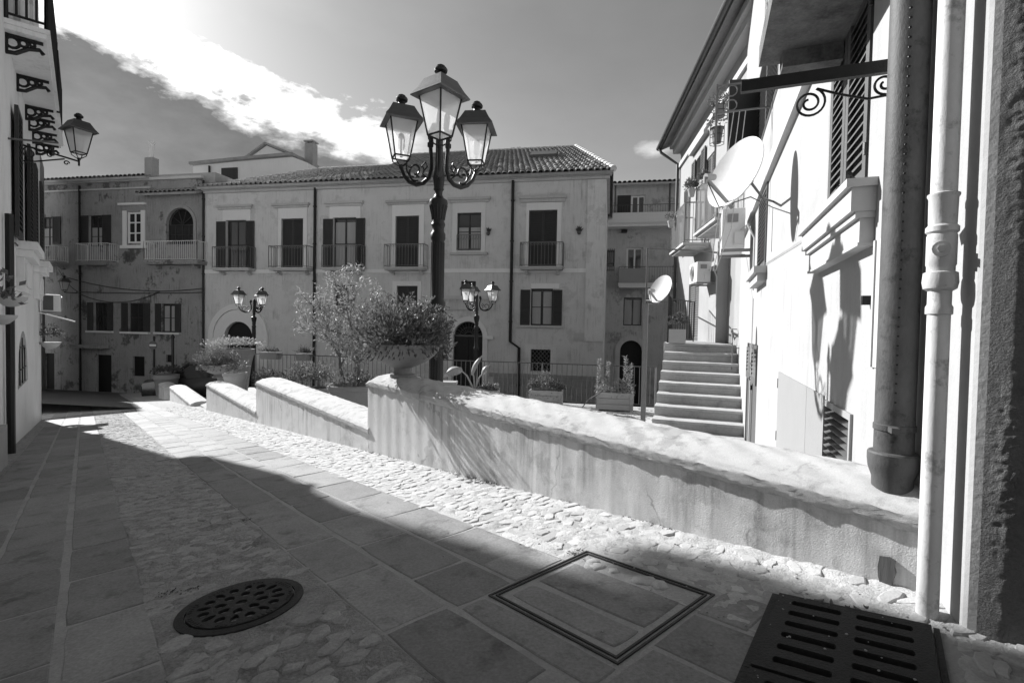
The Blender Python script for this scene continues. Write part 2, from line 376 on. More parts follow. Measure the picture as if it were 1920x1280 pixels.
slab_column(-.720, -.497, -.87, .436, -3.1 + .15, 22, skipc)
# slabs cut to fit round the inspection cover
def cut_slab(a0, a1, b0, b1):
    me = bpy.data.meshes.new('paving_slab'); v, f = slab_geo(b1 - b0, a1 - a0); me.from_pydata(v, [], f); me.materials.append(M['slab'])
    child_of_street(bpy.data.objects.new('paving_slab', me), (a0 + a1) / 2, (b0 + b1) / 2)
for q in ((-2.69, -2.43, -.948, -.732), (-3.2, -2.70, -.948, -.85), (-3.65, -3.21, -.948, -.73), (-2.69, -2.50, -.72, -.497), (-3.5, -3.20, -.72, -.52), (-3.34, -3.2, -.51, -.34), (-4.1, -3.66, -.948, -.73)):
    cut_slab(*q)
far_slabs.build('far_slabs', M['slab'], street, kind='stuff')
# cobbles
def stone_geo(seed):
    r = random.Random(seed); n = 9; v = []; f = []
    rad = [r.uniform(.62, 1.12) for _ in range(n)]
    for sc, z in ((1.0, -.6), (.95, .4), (.80, .85)):
        for j in range(n):
            g = 2 * math.pi * j / n; v.append((rad[j] * sc * math.cos(g), rad[j] * sc * math.sin(g), z + r.uniform(-.08, .08)))
    v.append((r.uniform(-.3, .3), r.uniform(-.3, .3), .95))
    for k in range(2):
        for j in range(n): f.append((k * n + j, k * n + (j + 1) % n, (k + 1) * n + (j + 1) % n, (k + 1) * n + j))
    for j in range(n): f.append((2 * n + j, 2 * n + (j + 1) % n, 3 * n))
    return v, f
SG = [stone_geo(i) for i in range(10)]
SMESH = []; SPALE = []
for i, (v, f) in enumerate(SG):
    me = bpy.data.meshes.new('cobblestone'); me.from_pydata(v, [], f); me.materials.append(M['stone_pale']); SPALE.append(me)
for i, (v, f) in enumerate(SG):
    me = bpy.data.meshes.new('cobblestone'); me.from_pydata(v, [], f); me.materials.append(M['stone'])
    SMESH.append(me)
MAN = (-2.17, -1.405, .178)
G0 = Vector((-3.33, -.285)); GE1 = Vector((-.975, .222)); GE2 = Vector((-.222, -.975))
stones = []
def lay(b0, b1, a0, a1, da, db, flat):
    a = a0
    while a < a1:
        b = b0 + rnd(0, db * .5)
        while b < b1:
            aa, bb = a + rnd(-.3, .3) * da, b + rnd(-.25, .25) * db
            b += db * rnd(.8, 1.25)
            if (aa - MAN[0]) ** 2 + (bb - MAN[1]) ** 2 < (MAN[2] + .035) ** 2: continue
            if COVER[0] - .05 < aa < COVER[1] + .05 and bb < COVER[3] + .04 and bb > COVER[2]: continue
            q = Vector((aa, bb)) - G0; e1, e2 = q.dot(GE1), q.dot(GE2)
            if -.05 < e1 < .38 and -.05 < e2 < .9: continue
            if bb < b0 or bb > b1: continue
            fl = flat(aa, bb)
            if fl <= 0: continue
            stones.append((aa, bb, rnd(.28, .62) * da * 1.2, rnd(.36, .8) * db * 1.15, rnd(.4, 1) * .010 * fl, rnd(-.6, .6), random.randrange(10)))
        a += da * rnd(.85, 1.1)
def fcentre(a, b):
    if a < -2.2: return rnd(1.0, 1.5) if random.random() < .78 else 0
    if a < -1.2: return .5 if random.random() < .5 else 0
    return rnd(.5, 1.1) if random.random() < .9 else 0
def fright(a, b):
    if a < -2.3: return .6 if random.random() < .6 else 0
    return rnd(.4, .95)
lay(-1.61, -1.19, -3.9, 9.5, .062, .072, fcentre)
lay(-.48, -.02, -3.6, 9.5, .056, .070, fright)
lay(-2.44, -2.31, -1.5, 9.2, .075, .07, lambda a, b: rnd(.5, 1))
lay(-.30, .2, -4.4, -3.62, .05, .06, lambda a, b: rnd(.6, 1.3))
FOOT = Vector((-3.86, -1.79))
def sz_(s):
    d = (Vector((s[0], s[1])) - FOOT).length
    vis = 1 if (s[0] > -2.75 or s[1] > -.6) else .01
    return vis * s[2] / max(d, .3)
stones.sort(key=sz_, reverse=True)
rest = MB(); rest2 = MB()
for i, (a, b, ra, rb, h, rot, k) in enumerate(stones):
    if i < 300:
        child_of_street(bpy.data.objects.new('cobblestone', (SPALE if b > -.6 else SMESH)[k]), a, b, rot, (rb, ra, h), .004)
    else:
        v, f = SG[k]; c, s_ = math.cos(rot), math.sin(rot)
        (rest2 if b > -.6 else rest).add([S(a + (x * rb * s_ + y * ra * c), b + (x * rb * c - y * ra * s_), z * h + .004) for x, y, z in v], f)
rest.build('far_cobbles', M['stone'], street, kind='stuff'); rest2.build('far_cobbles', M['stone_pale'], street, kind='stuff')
# terrace
pts = [S(-3.4, .12), S(8.6, .12), Vector((-7.2, 13.75, 0)), Vector((3.3, 11.5, 0)), Vector((8.2, 11.2, 0)), Vector((8, 2, 0)), Vector((2.2, .9, 0))]
g = MB(); n = len(pts)
g.add([(p.x, p.y, 0) for p in pts] + [(p.x, p.y, -2.6) for p in pts], [tuple(range(n))[::-1]] + [(i, (i + 1) % n, (i + 1) % n + n, i + n) for i in range(n)])
terrace = struct(g.build('terrace', M['paving']))
tst = MB()
for _ in range(1500):
    x, y = rnd(-5, 3.2), rnd(5.5, 11.3)
    if (Vector((x, y, 0)) - P0).xy.dot(CV.xy) < .45: continue
    k = random.randrange(10); v, f = SG[k]; r = rnd(.03, .06)
    tst.add([(x + q[0] * r, y + q[1] * r * .8, q[2] * .010) for q in v], f)
tst.build('terrace_pebbles', M['stone'], terrace, smooth='all', kind='stuff')
# ------------------------------------------------------------------ manhole cover
def holed(mb, mp_, rs, rt, th, n=16):
    """one cell of a plate with an oval hole; mp_(s,t,h) maps the unit square"""
    top_o, top_i, bot_i = [], [], []
    for k in range(n):
        g = 2 * math.pi * k / n; c, s_ = math.cos(g), math.sin(g); m_ = max(abs(c), abs(s_))
        top_o.append(mp_(.5 + .5 * c / m_, .5 + .5 * s_ / m_, 0)); top_i.append(mp_(.5 + rs * c, .5 + rt * s_, 0)); bot_i.append(mp_(.5 + rs * c, .5 + rt * s_, -th))
    fs = [(i, (i + 1) % n, n + (i + 1) % n, n + i) for i in range(n)] + [(n + i, n + (i + 1) % n, 2 * n + (i + 1) % n, 2 * n + i) for i in range(n)]
    mb.add(top_o + top_i + bot_i, fs)
def flatface(mb, mp_, th=0): mb.add([mp_(0, 0, 0), mp_(1, 0, 0), mp_(1, 1, 0), mp_(0, 1, 0)], [(0, 1, 2, 3)])
ma, mb_, mr = MAN
def pol(r, th, h): return S(ma + r * math.sin(th), mb_ + r * math.cos(th), h)
mh = thing('manhole_cover', S(ma, mb_), 'round cast iron manhole cover with oval drain holes set in the cobbles', 'manhole cover')
pl = MB(); HT = .014
for ri, (r0, r1, n) in enumerate(((.036, .08, 8), (.08, .128, 16))):
    for k in range(n):
        t0 = 2 * math.pi * (k + (.5 if ri else 0)) / n; t1 = t0 + 2 * math.pi / n
        holed(pl, lambda s, t, h: pol(r0 + (r1 - r0) * t, t0 + (t1 - t0) * s, HT + h), .30 if ri == 0 else (.36 if k % 2 else .27), .40 if ri == 0 else (.34 if k % 2 else .43), .03)
for k in range(16):
    t0 = 2 * math.pi * k / 16; t1 = t0 + 2 * math.pi / 16
    for r0, r1 in ((.016, .036), (.128, .150)):
        pl.add([pol(r0, t0, HT), pol(r0, t1, HT), pol(r1, t1, HT), pol(r1, t0, HT)], [(3, 2, 1, 0)])
    pl.add([pol(.150, t0, HT), pol(.150, t1, HT), pol(.150, t1, -.01), pol(.150, t0, -.01)], [(3, 2, 1, 0)])
pl.build('plate', M['cast_iron'], mh, smooth=True)
rm = MB()
prof = ((.153, -.01), (.153, .011), (.178, .009), (.180, -.02))
for k in range(40):
    t0 = 2 * math.pi * k / 40; t1 = 2 * math.pi * (k + 1) / 40
    for (r0, h0), (r1, h1) in zip(prof, prof[1:]): rm.add([pol(r0, t0, h0), pol(r0, t1, h0), pol(r1, t1, h1), pol(r1, t0, h1)], [(3, 2, 1, 0)])
rm.build('rim', M['cast_iron'], mh, smooth=True)
pit = MB(); pit.add([pol(.175, 2 * math.pi * k / 24, -.0015) for k in range(24)], [tuple(range(24))]); pit.build('pit', M['interior'], mh)
lt = MB()
for k in range(64):
    if k % 16 in (6, 7, 8, 14, 15): continue
    t0 = 2 * math.pi * k / 64; lt.add([pol(r, t0 + e, HT + h) for h in (0, .0015) for r, e in ((.134, -.02), (.134, .02), (.144, .016), (.144, -.016))], [(4, 5, 6, 7), (0, 1, 5, 4), (1, 2, 6, 5), (2, 3, 7, 6), (3, 0, 4, 7)])
lt.build('raised_marks', M['cast_iron'], mh, kind='stuff')
# ------------------------------------------------------------------ drain grates
def grate(off, rows, label):
    o0 = G0 + GE2 * off
    def gp(x, y, h): q = o0 + GE1 * x + GE2 * y; return S(q.x, q.y, h)
    t = thing('drain_grate', gp(.16, .2, 0), label, 'drain grate', 'cast iron drain grates by the corner')
    W, L = .33, rows * .058 + .03; p = MB(); H = .022
    for r in range(rows):
        y0 = .015 + r * .058
        for x0, x1 in ((.03, .155), (.175, .30)):
            def mpf(s, t_, h, x0=x0, x1=x1, y0=y0): return gp(x0 + (x1 - x0) * s, y0 + .058 * t_, H + h)
            n = 16; to, ti, bi = [], [], []
            for k in range(n):
                g_ = 2 * math.pi * k / n; c, s_ = math.cos(g_), math.sin(g_); m_ = max(abs(c), abs(s_))
                sx_ = .5 + .40 * math.copysign(1, c) * (1 if abs(c) > .3 else abs(c) / .3) + .055 * c; ty = .5 + .23 * s_
                to.append(mpf(.5 + .5 * c / m_, .5 + .5 * s_ / m_, 0)); ti.append(mpf(sx_, ty, 0)); bi.append(mpf(sx_, ty, -.025))
            p.add(to + ti + bi, [(i, (i + 1) % n, n + (i + 1) % n, n + i) for i in range(n)] + [(n + i, n + (i + 1) % n, 2 * n + (i + 1) % n, 2 * n + i) for i in range(n)])
    def q4(x0, x1, y0, y1): p.add([gp(x0, y0, H), gp(x1, y0, H), gp(x1, y1, H), gp(x0, y1, H)], [(0, 1, 2, 3)])
    ye = .015 + rows * .058
    q4(0, .03, 0, L); q4(.30, W, 0, L); q4(.155, .175, .015, ye); q4(.03, .30, 0, .015); q4(.03, .30, ye, L)
    p.add([gp(0, 0, H), gp(W, 0, H), gp(W, L, H), gp(0, L, H), gp(0, 0, -.05), gp(W, 0, -.05), gp(W, L, -.05), gp(0, L, -.05)], [(0, 1, 5, 4), (1, 2, 6, 5), (2, 3, 7, 6), (3, 0, 4, 7)])
    p.build('plate', M['cast_iron'], t)
    b = MB(); b.add([gp(.005, .005, -.0015), gp(W - .005, .005, -.0015), gp(W - .005, L - .005, -.0015), gp(.005, L - .005, -.0015)], [(0, 1, 2, 3)]); b.build('pit', M['interior'], t)
    fr_ = MB()
    for x0, x1, y0, y1 in ((-.02, -.004, -.01, L), (W + .004, W + .016, -.01, L)):
        fr_.hexa([gp(x, y, h) for h in (-.04, .012) for x, y in ((x0, y0), (x1, y0), (x1, y1), (x0, y1))])
    fr_.build('frame', M['cast_iron'], t)
grate(0, 6, 'slotted cast iron drain grate beside the foot of the thin pipe')
grate(.39, 6, 'slotted cast iron drain grate cut off by the bottom edge of the picture')
# ------------------------------------------------------------------ inspection cover paved to match the street
ic = thing('inspection_cover', S(-2.95, -.61), 'rectangular inspection cover with iron edge and slabs laid inside', 'access cover')
a0, a1, b0, b1 = COVER
fr_ = MB()
def sb(mb, a0, a1, b0, b1, h0, h1): mb.hexa([S(a, b, h) for h in (h0, h1) for b, a in ((b0, a0), (b1, a0), (b1, a1), (b0, a1))])
for w, hh in ((0, .0085), (.016, .009)):
    A0, A1, B0, B1 = a0 + w, a1 - w, b0 + w, b1 - w; e = .006
    sb(fr_, A0, A1, B0, B0 + e, -.03, hh); sb(fr_, A0, A1, B1 - e, B1, -.03, hh); sb(fr_, A0, A0 + e, B0 + e, B1 - e, -.03, hh); sb(fr_, A1 - e, A1, B0 + e, B1 - e, -.03, hh)
fr_.build('frame', M['wood_shutter'], ic)
for q in ((a0 + .045, a1 - .045, b0 + .045, b0 + .15), (a0 + .045, a1 - .04, b0 + .17, b1 - .10)):
    s_ = MB(); v, f = slab_geo(q[3] - q[2], q[1] - q[0]); s_.add([S((q[0] + q[1]) / 2 + y, (q[2] + q[3]) / 2 + x, z) for x, y, z in v], f); s_.build('slab', M['slab'], ic)
fl = MB(); sb(fl, a0 + .03, a1 - .03, b0 + .03, b1 - .03, -.02, .003); fl.build('fill', M['mortar'], ic)
for k in range(9):
    s_ = MB(); v, f = SG[k]; r = rnd(.022, .035); a, b = rnd(a0 + .07, a1 - .07), rnd(b1 - .09, b1 - .05)
    s_.add([S(a + q[1] * r, b + q[0] * r, .003 + q[2] * .008) for q in v], f); s_.build('cobblestone', M['stone_pale'], ic, smooth='all')
# ------------------------------------------------------------------ parapet
p_ = onz(690, 725, EYE - .51)
PF = Frame((p_.x, p_.y), 139.5)                       # u grows towards the camera
def street_z(u, d=0):
    P = PF.p(u, d, 0); return P0.z + (-(P.x - P0.x) * NV.x - (P.y - P0.y) * NV.y) / NV.z
def jn(x, y): return math.sin(x * 13.1 + y * 5.3) * .5 + math.sin(x * 31 + y * 17 + 1) * .3 + math.sin(x * 67 - y * 29) * .2
def parapet(u0, u1, z0, z1, label, thick=.40, dark=False):
    zc = lambda u: z0 + (z1 - z0) * (u - u0) / (u1 - u0)
    t = thing('parapet_wall', PF.p((u0 + u1) / 2, -thick / 2, street_z((u0 + u1) / 2)), label, 'parapet wall', 'stepped parapet along the street')
    nu = max(8, int((u1 - u0) / (.06 if u0 < -.5 else .02))); b = MB(); fz = 0 if u0 < -.5 else 1
    b.grid(lambda s, q: PF.p(u0 + (u1 - u0) * s, -.010 + .004 * jn((u0 + (u1 - u0) * s) * 1.3, q * 3), (street_z(u0 + (u1 - u0) * s) - .08) * (1 - q) + (zc(u0 + (u1 - u0) * s) + .004) * q), nu, 8)
    for uu, flip in ((u0, 1), (u1, 0)):
        b.grid(lambda s, q: PF.p(uu, (-.010 - (thick - .03) * s) if not flip else (-.010 - (thick - .03) * (1 - s)), (min(street_z(uu), 0) - .3) * (1 - q) + (zc(uu) + .004) * q), 6, 6)
    b.grid(lambda s, q: PF.p(u1 + (u0 - u1) * s, -(thick - .03), -.6 * (1 - q) + (zc(u1 + (u0 - u1) * s) + .004) * q), 10, 4)
    b.build('body', M['parapet'], t, smooth='all')
    prof = [(-.004, 0), (.005, .015), (.006, .045), (-.012, .064), (-.06, .086), (-.13, .104), (-.20, .108), (-.27, .102), (-.34, .084), (-.388, .06), (-.41, .04), (-.41, .0)]
    prof = [(d * thick / .4, z) for d, z in prof]
    c = MB(); m_ = len(prof)
    def cp(s, q):
        u = u0 - .015 + (u1 - u0 + .03) * s; k = q * (m_ - 1); i = min(int(k), m_ - 2); f_ = k - i
        d = prof[i][0] * (1 - f_) + prof[i + 1][0] * f_; z = prof[i][1] * (1 - f_) + prof[i + 1][1] * f_
        e = min(1, (u - u0 + .015) / .10 + .25); e = math.sqrt(e)
        nn_ = fz * (.0018 * MN.noise(Vector((u * 11, q * 22, 1))) + .0016 * MN.noise(Vector((u * 30, q * 50, 5))))
        return PF.p(u + .004 * jn(u * 3, q * 9), d + .003 * jn(u * 2.1, q * 5 + 3) + (nn_ if q < .25 else 0), zc(u) + z * e + .005 * jn(u * 2.7 + 9, q * 7) + (nn_ if q > .1 else 0))
    c.grid(cp, nu, 44)
    for s, fl_ in ((0, True), (1, False)):
        ring = [cp(s, q / 44) for q in range(45)]; c.add(ring, [tuple(range(45))[::-1] if fl_ else tuple(range(45))])
    c.build('cap', M['cap'], t, smooth=True)
    return t
E_ = EYE
parapet(-.02, 3.72, E_ - .51, E_ - .555, 'nearest long parapet section with rounded cap ending at the drainpipe')
parapet(-3.56, 0.0, E_ - .853, E_ - .905, 'second parapet section stepping down behind the big flower bowl')
parapet(-7.24, -3.58, E_ - 1.245, E_ - 1.265, 'third parapet section that carries the smaller flower bowl')
parapet(-12.7, -9.05, E_ - 1.86, E_ - 1.875, 'fourth parapet section beyond the gap, ending in a square face')
parapet(-15.4, -14.0, E_ - 2.04, E_ - 2.05, 'short shaded parapet stub farthest down the street')
# patch where the plaster has come off near the corner, and trowel rings
pp = MB(); u, z = PF.px(1665, 1075, -.02)
out = [(-.018, .052), (-.022, .02), (-.02, -.01), (-.012, -.04), (-.002, -.075), (.012, -.04), (.016, -.01), (.022, .015), (.018, .03), (.02, .05), (.004, .056)]
pp.prism(PF, [(u + x, z + y) for x, y in out], -.03, -.002); pp.build('plaster_scar', M['wood_near'], bpy.data.objects['parapet_wall'])
# ------------------------------------------------------------------ building helpers
def wall_open(mb, fr, u0, u1, z0, z1, ops, depth=.22):
    us = sorted({u0, u1, *[o[0] for o in ops], *[o[1] for o in ops]}); zs = sorted({z0, z1, *[o[2] for o in ops], *[o[3] for o in ops]})
    us = [u for u in us if u0 <= u <= u1]; zs = [z for z in zs if z0 <= z <= z1]
    for i in range(len(us) - 1):
        for j in range(len(zs) - 1):
            uc, zc = (us[i] + us[i + 1]) / 2, (zs[j] + zs[j + 1]) / 2
            if any(o[0] < uc < o[1] and o[2] < zc < o[3] for o in ops): continue
            mb.add([fr.p(us[i], 0, zs[j]), fr.p(us[i + 1], 0, zs[j]), fr.p(us[i + 1], 0, zs[j + 1]), fr.p(us[i], 0, zs[j + 1])], [(0, 1, 2, 3)])
    for a, b, c, d in ops:
        q = lambda u, z, e: fr.p(u, -e, z)
        mb.add([q(a, c, 0), q(b, c, 0), q(b, d, 0), q(a, d, 0), q(a, c, depth), q(b, c, depth), q(b, d, depth), q(a, d, depth)], [(0, 4, 5, 1), (1, 5, 6, 2), (2, 6, 7, 3), (3, 7, 4, 0)])
    return mb
def louvre(parent, fr, u0, u1, z0, z1, d, matn, sl=.045, name='shutter', th=.035, each=False, rails=(0.0,), label=None):
    """louvred shutter leaf: frame with slats"""
    w = min(.05, (u1 - u0) * .18); m = MB()
    m.box(fr, u0, u0 + w, d, d + th, z0, z1); m.box(fr, u1 - w, u1, d, d + th, z0, z1)
    m.box(fr, u0 + w, u1 - w, d, d + th, z0, z0 + w * 1.5); m.box(fr, u0 + w, u1 - w, d, d + th, z1 - w, z1)
    zs = [z0 + w * 1.5, z1 - w]
    mids = [zs[0] + (zs[1] - zs[0]) * r for r in rails if r > 0]
    for q in mids: m.box(fr, u0 + w, u1 - w, d, d + th, q - w / 2, q + w / 2)
    m.box(fr, u0 + w, u1 - w, d, d + .004, zs[0], zs[1])
    leaf_ = m.build(name, M[matn], parent, label=label)
    n = max(3, int((zs[1] - zs[0]) / sl)); st = (zs[1] - zs[0]) / n; al = MB()
    for k in range(n):
        zz = zs[0] + k * st; e = MB() if each else al
        if any(abs(zz + st / 2 - q) < w * .7 for q in mids): continue
        e.hexa([fr.p(u, dd, z_) for (z_, dd2) in ((0, 0),) for u, dd, z_ in ((u0 + w, d + th * .95, zz), (u1 - w, d + th * .95, zz), (u1 - w, d + .006, zz + st * .75), (u0 + w, d + .006, zz + st * .75),
                (u0 + w, d + th * .95, zz + st * .22), (u1 - w, d + th * .95, zz + st * .22), (u1 - w, d + .006, zz + st * .97), (u0 + w, d + .006, zz + st * .97))])
        if each: e.build('slat', M[matn], leaf_)
    if not each: al.build('slats', M[matn], leaf_)
    return leaf_
def sideleaf(parent, fr, u0, u1, z0, z1, matn='wood_shutter', d=.02): return louvre(parent, fr, u0, u1, z0, z1, d, matn, name='shutter')
def casement(parent, fr, u0, u1, z0, z1, d=-.15, frame='wood_dark', cols=2, rows=2, curtain=False, w=.05):
    m = MB(); m.box(fr, u0, u0 + w, d - .04, d + .02, z0, z1); m.box(fr, u1 - w, u1, d - .04, d + .02, z0, z1)
    m.box(fr, u0 + w, u1 - w, d - .04, d + .02, z0, z0 + w); m.box(fr, u0 + w, u1 - w, d - .04, d + .02, z1 - w, z1)
    wf = m.build('window_frame', M[frame], parent)
    cu = (u1 - u0) / cols; rz = (z1 - z0) / rows
    for i in range(cols):
        for j in range(rows):
            g_ = MB(); g_.box(fr, u0 + i * cu + w * .5, u0 + (i + 1) * cu - w * .5, d - .012, d - .004, z0 + j * rz + w * .5, z0 + (j + 1) * rz - w * .5); g_.build('pane', M['window_glass'], wf)
    b = MB()
    for i in range(1, cols): b.box(fr, u0 + i * cu - w * .45, u0 + i * cu + w * .45, d - .03, d + .014, z0 + w, z1 - w)
    for j in range(1, rows): b.box(fr, u0 + w, u1 - w, d - .03, d + .008, z0 + j * rz - w * .3, z0 + j * rz + w * .3)
    if b.v: b.build('glazing_bars', M[frame], wf)
    if curtain:
        c = MB()
        for i in range(cols): c.box(fr, u0 + i * cu + w, u0 + (i + 1) * cu - w, d - .003, d + .001, z0 + w * 1.2, z0 + (z1 - z0) * (.62 if curtain == 'half' else .92))
        c.build('curtain', M['curtain'], wf)
    return wf
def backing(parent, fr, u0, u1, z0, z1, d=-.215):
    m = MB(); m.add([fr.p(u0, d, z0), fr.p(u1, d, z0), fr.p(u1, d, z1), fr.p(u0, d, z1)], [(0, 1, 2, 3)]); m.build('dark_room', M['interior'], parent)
def railing(mb, pts, z0, h, step=.11, r=.008, top=.016, low=.06, n=5):
    for a, b in zip(pts, pts[1:]):
        a, b = Vector(a), Vector(b); L = (b - a).length; k = max(2, int(L / step))
        mb.tube([a + Vector((0, 0, h)), b + Vector((0, 0, h))], top, 6); mb.tube([a + Vector((0, 0, low)), b + Vector((0, 0, low))], r * 1.2, 5)
        for i in range(k + 1):
            p = a.lerp(b, i / k); mb.tube([p + Vector((0, 0, .0 if i in (0, k) else low)), p + Vector((0, 0, h))], r * (1.6 if i in (0, k) else 1), n, cap=False)
def balcony(parent, fr, u0, u1, zf, dep, h=.98, slab='facade_trim', rail='rail_grey', step=.105, curls=True, th=.12, brackets=2, white=False):
    m = MB(); m.box(fr, u0, u1, .0, dep, zf - th * .5, zf); m.box(fr, u0 + .04, u1 - .04, .0, dep - .05, zf - th, zf - th * .5 - .001)
    sl = m.build('balcony_slab', M[slab], parent)
    for k in range(brackets):
        u = u0 + (u1 - u0) * (.14 + .72 * k / max(1, brackets - 1)); b = MB()
        b.prism(fr, [(u - .05, zf - th - .001), (u - .05, zf - th - .16), (u + .05, zf - th - .16), (u + .05, zf - th - .001)], .0, dep * .35); b.box(fr, u - .045, u + .045, dep * .35 + .001, dep * .6, zf - th - .09, zf - th - .002); b.build('bracket', M[slab], sl)
    r = MB(); P = [fr.p(u0 + .03, .03, zf), fr.p(u0 + .03, dep - .04, zf), fr.p(u1 - .03, dep - .04, zf), fr.p(u1 - .03, .03, zf)]
    railing(r, P, zf, h, step)
    if curls:
        k = int((u1 - u0) / .105)
        for i in range(k):
            uc = u0 + .03 + (u1 - u0 - .06) * (i + .5) / k
            r.tube([fr.p(uc + .042 * math.cos(t_), dep - .04, zf + h - .06 + .042 * math.sin(t_)) for t_ in [j * math.pi / 4 for j in range(9)]], .006, 4, cap=False)
    r.build('balcony_railing', M[rail], sl)
    return sl
def arch_poly(u0, u1, zb, zs, n=14):
    r = (u1 - u0) / 2; c = (u0 + u1) / 2; return [(u0, zb), (u1, zb)] + [(c + r * math.cos(math.pi * i / n), zs + r * math.sin(math.pi * i / n)) for i in range(n + 1)]
def arch_ring(mb, fr, u0, u1, zb, zs, w, d0, d1, n=16, jambs=True):
    r = (u1 - u0) / 2; c = (u0 + u1) / 2
    for i in range(n):
        a, b = math.pi * i / n, math.pi * (i + 1) / n
        q = [(c + rr * math.cos(x), zs + rr * math.sin(x)) for rr, x in ((r, a), (r + w, a), (r + w, b), (r, b))]
        mb.prism(fr, q, d0, d1)
    if jambs: mb.box(fr, u0 - w, u0, d0, d1, zb, zs); mb.box(fr, u1, u1 + w, d0, d1, zb, zs)
def arch_fill(mb, fr, u0, u1, zs, ztop, n=14):            # spandrels that turn a rectangular opening into an arch
    r = (u1 - u0) / 2; c = (u0 + u1) / 2
    for i in range(n):
        a, b = math.pi * i / n, math.pi * (i + 1) / n
        x0, y0, x1, y1 = c + r * math.cos(a), zs + r * math.sin(a), c + r * math.cos(b), zs + r * math.sin(b)
        mb.add([fr.p(x0, 0, y0), fr.p(x0, 0, ztop), fr.p(x1, 0, ztop), fr.p(x1, 0, y1), fr.p(x0, -.22, y0), fr.p(x1, -.22, y1)], [(0, 1, 2, 3), (0, 3, 5, 4)])
# ------------------------------------------------------------------ the palazzo across the square and the old house beside it
FF = Frame((3.74, 19.5), 101)
def tile_mesh(name, L, W):
    v, f = [], []; n = 6
    for y, sc, lift in ((0, 1.0, .02), (L, .82, 0.0)):
        for k in range(n + 1):
            g_ = math.pi * k / n; v.append((W / 2 * sc * math.cos(g_), y, W * .42 * sc * math.sin(g_) + lift))
    for k in range(n): f.append((k, k + 1, n + 1 + k + 1, n + 1 + k))
    f.append(tuple(range(n, -1, -1)))
    k0 = len(v)
    for k in range(n + 1):
        g_ = math.pi * k / n; v.append(((W / 2 - .015) * math.cos(g_), 0, (W * .42 - .015) * math.sin(g_) + .02))
    me = bpy.data.meshes.new(name); me.from_pydata(v, [], f[:-1] + [(i, k0 + i, k0 + i + 1, i + 1) for i in range(n)]); me.materials.append(M['tile'])
    for p in me.polygons: p.use_smooth = True
    return me
def tile_roof(parent, A, B, C, D, matn='tile', budget=0, col=.24, row=.36, seed=1):
    """pan-and-cover tiles on the quad A(left eave) B(right eave) C(right ridge) D(left ridge)"""
    A, B, C, D = [Vector(q) for q in (A, B, C, D)]
    nu = int((B - A).length / col); nv = int(((D - A).length + (C - B).length) / 2 / row)
    base = MB(); base.add([A, B, C, D, *[q - Vector((0, 0, .10)) for q in (A, B, C, D)]], [(0, 1, 2, 3), (0, 4, 5, 1), (1, 5, 6, 2), (2, 6, 7, 3), (3, 7, 4, 0)]); ro = base.build('roof', M['tile'], parent)
    rr = random.Random(seed); tm = [tile_mesh('roof_tile', row * 1.15, col * .95) for _ in range(2)]; tm[1].materials[0] = M['tile_light']
    bulk = MB(); org = ORG[parent.name]; cells = []
    for i in range(nu):
        for j in range(nv):
            s = (i + .5) / nu; p0 = A.lerp(B, s).lerp(D.lerp(C, s), j / nv); p1 = A.lerp(B, s).lerp(D.lerp(C, s), (j + 1) / nv)
            cells.append((i, j, p0, p1))
    cells.sort(key=lambda c: c[2].length)
    for q, (i, j, p0, p1) in enumerate(cells):
        dy = (p1 - p0).normalized(); dx = (B - A).normalized(); dx = (dx - dy * dx.dot(dy)).normalized(); dz = dx.cross(dy)
        L = (p1 - p0).length
        mt = Matrix(((dx.x, dy.x, dz.x, 0), (dx.y, dy.y, dz.y, 0), (dx.z, dy.z, dz.z, 0), (0, 0, 0, 1))) @ Matrix.Rotation(rr.uniform(-.05, .05), 4, 'Z') @ Matrix.Diagonal((1, L / row, 1, 1))
        me = tm[1] if rr.random() < .3 else tm[0]; off = p0 + dz * rr.uniform(0, .012)
        if q < budget:
            o = bpy.data.objects.new('roof_tile', me); COL.objects.link(o); o.parent = ro; o.matrix_local = Matrix.Translation(off - org) @ mt
        else:
            bulk.add([off + (mt @ v.co) for v in me.vertices], [tuple(p.vertices) for p in me.polygons])
    if bulk.v: bulk.build('upper_tiles', M['tile'], ro, smooth='all', kind='stuff')
    return ro
zg = lambda u: square_z(*FF.p(u, 0, 0).xy) - .25
# --- palazzo
pal = thing('palazzo', FF.p(-9, 0, zg(-9)), 'long grey plastered palazzo with six balcony windows and a tiled roof', 'building')
uL, uR = FF.px(382, 450)[0], FF.px(1135, 450)[0]
zE = (FF.px(388, 358)[1] + FF.px(1147, 326)[1]) / 2
zS = (FF.px(380, 507)[1] + FF.px(1110, 502)[1]) / 2
ops = []; W = {}
def op(key, x0, y0, x1, y1, fr=FF):
    r = fr.rect(x0, y0, x1, y1); W[key] = r; ops.append(r); return r
zfl = zS + .02
def french(key, x0, x1, ytop):
    u0, u1, _, z1 = FF.rect(x0, ytop, x1, ytop + 20); z1 = FF.px((x0 + x1) / 2, ytop)[1]; r = (u0, u1, zfl, z1); W[key] = r; ops.append(r)
french('w1', 424, 462, 413); french('w2', 528, 569, 410); french('w3', 625, 668, 408); french('w4', 742, 786, 405); french('w6', 992, 1045, 394)
op('w5', 857, 399, 902, 469); op('l4', 744, 536, 783, 590); op('l3', 627, 534, 664, 590); op('l5', 864, 527, 892, 556); op('l6', 995, 541, 1036, 610); op('bar', 995, 655, 1032, 696)
du0, du1 = FF.px(850, 660)[0], FF.px(905, 660)[0]; dzs = FF.px(877, 631)[1]; dz0 = zg(du0) + .1; W['door'] = (du0, du1, dz0, dzs + (du1 - du0) / 2); ops.append(W['door'])
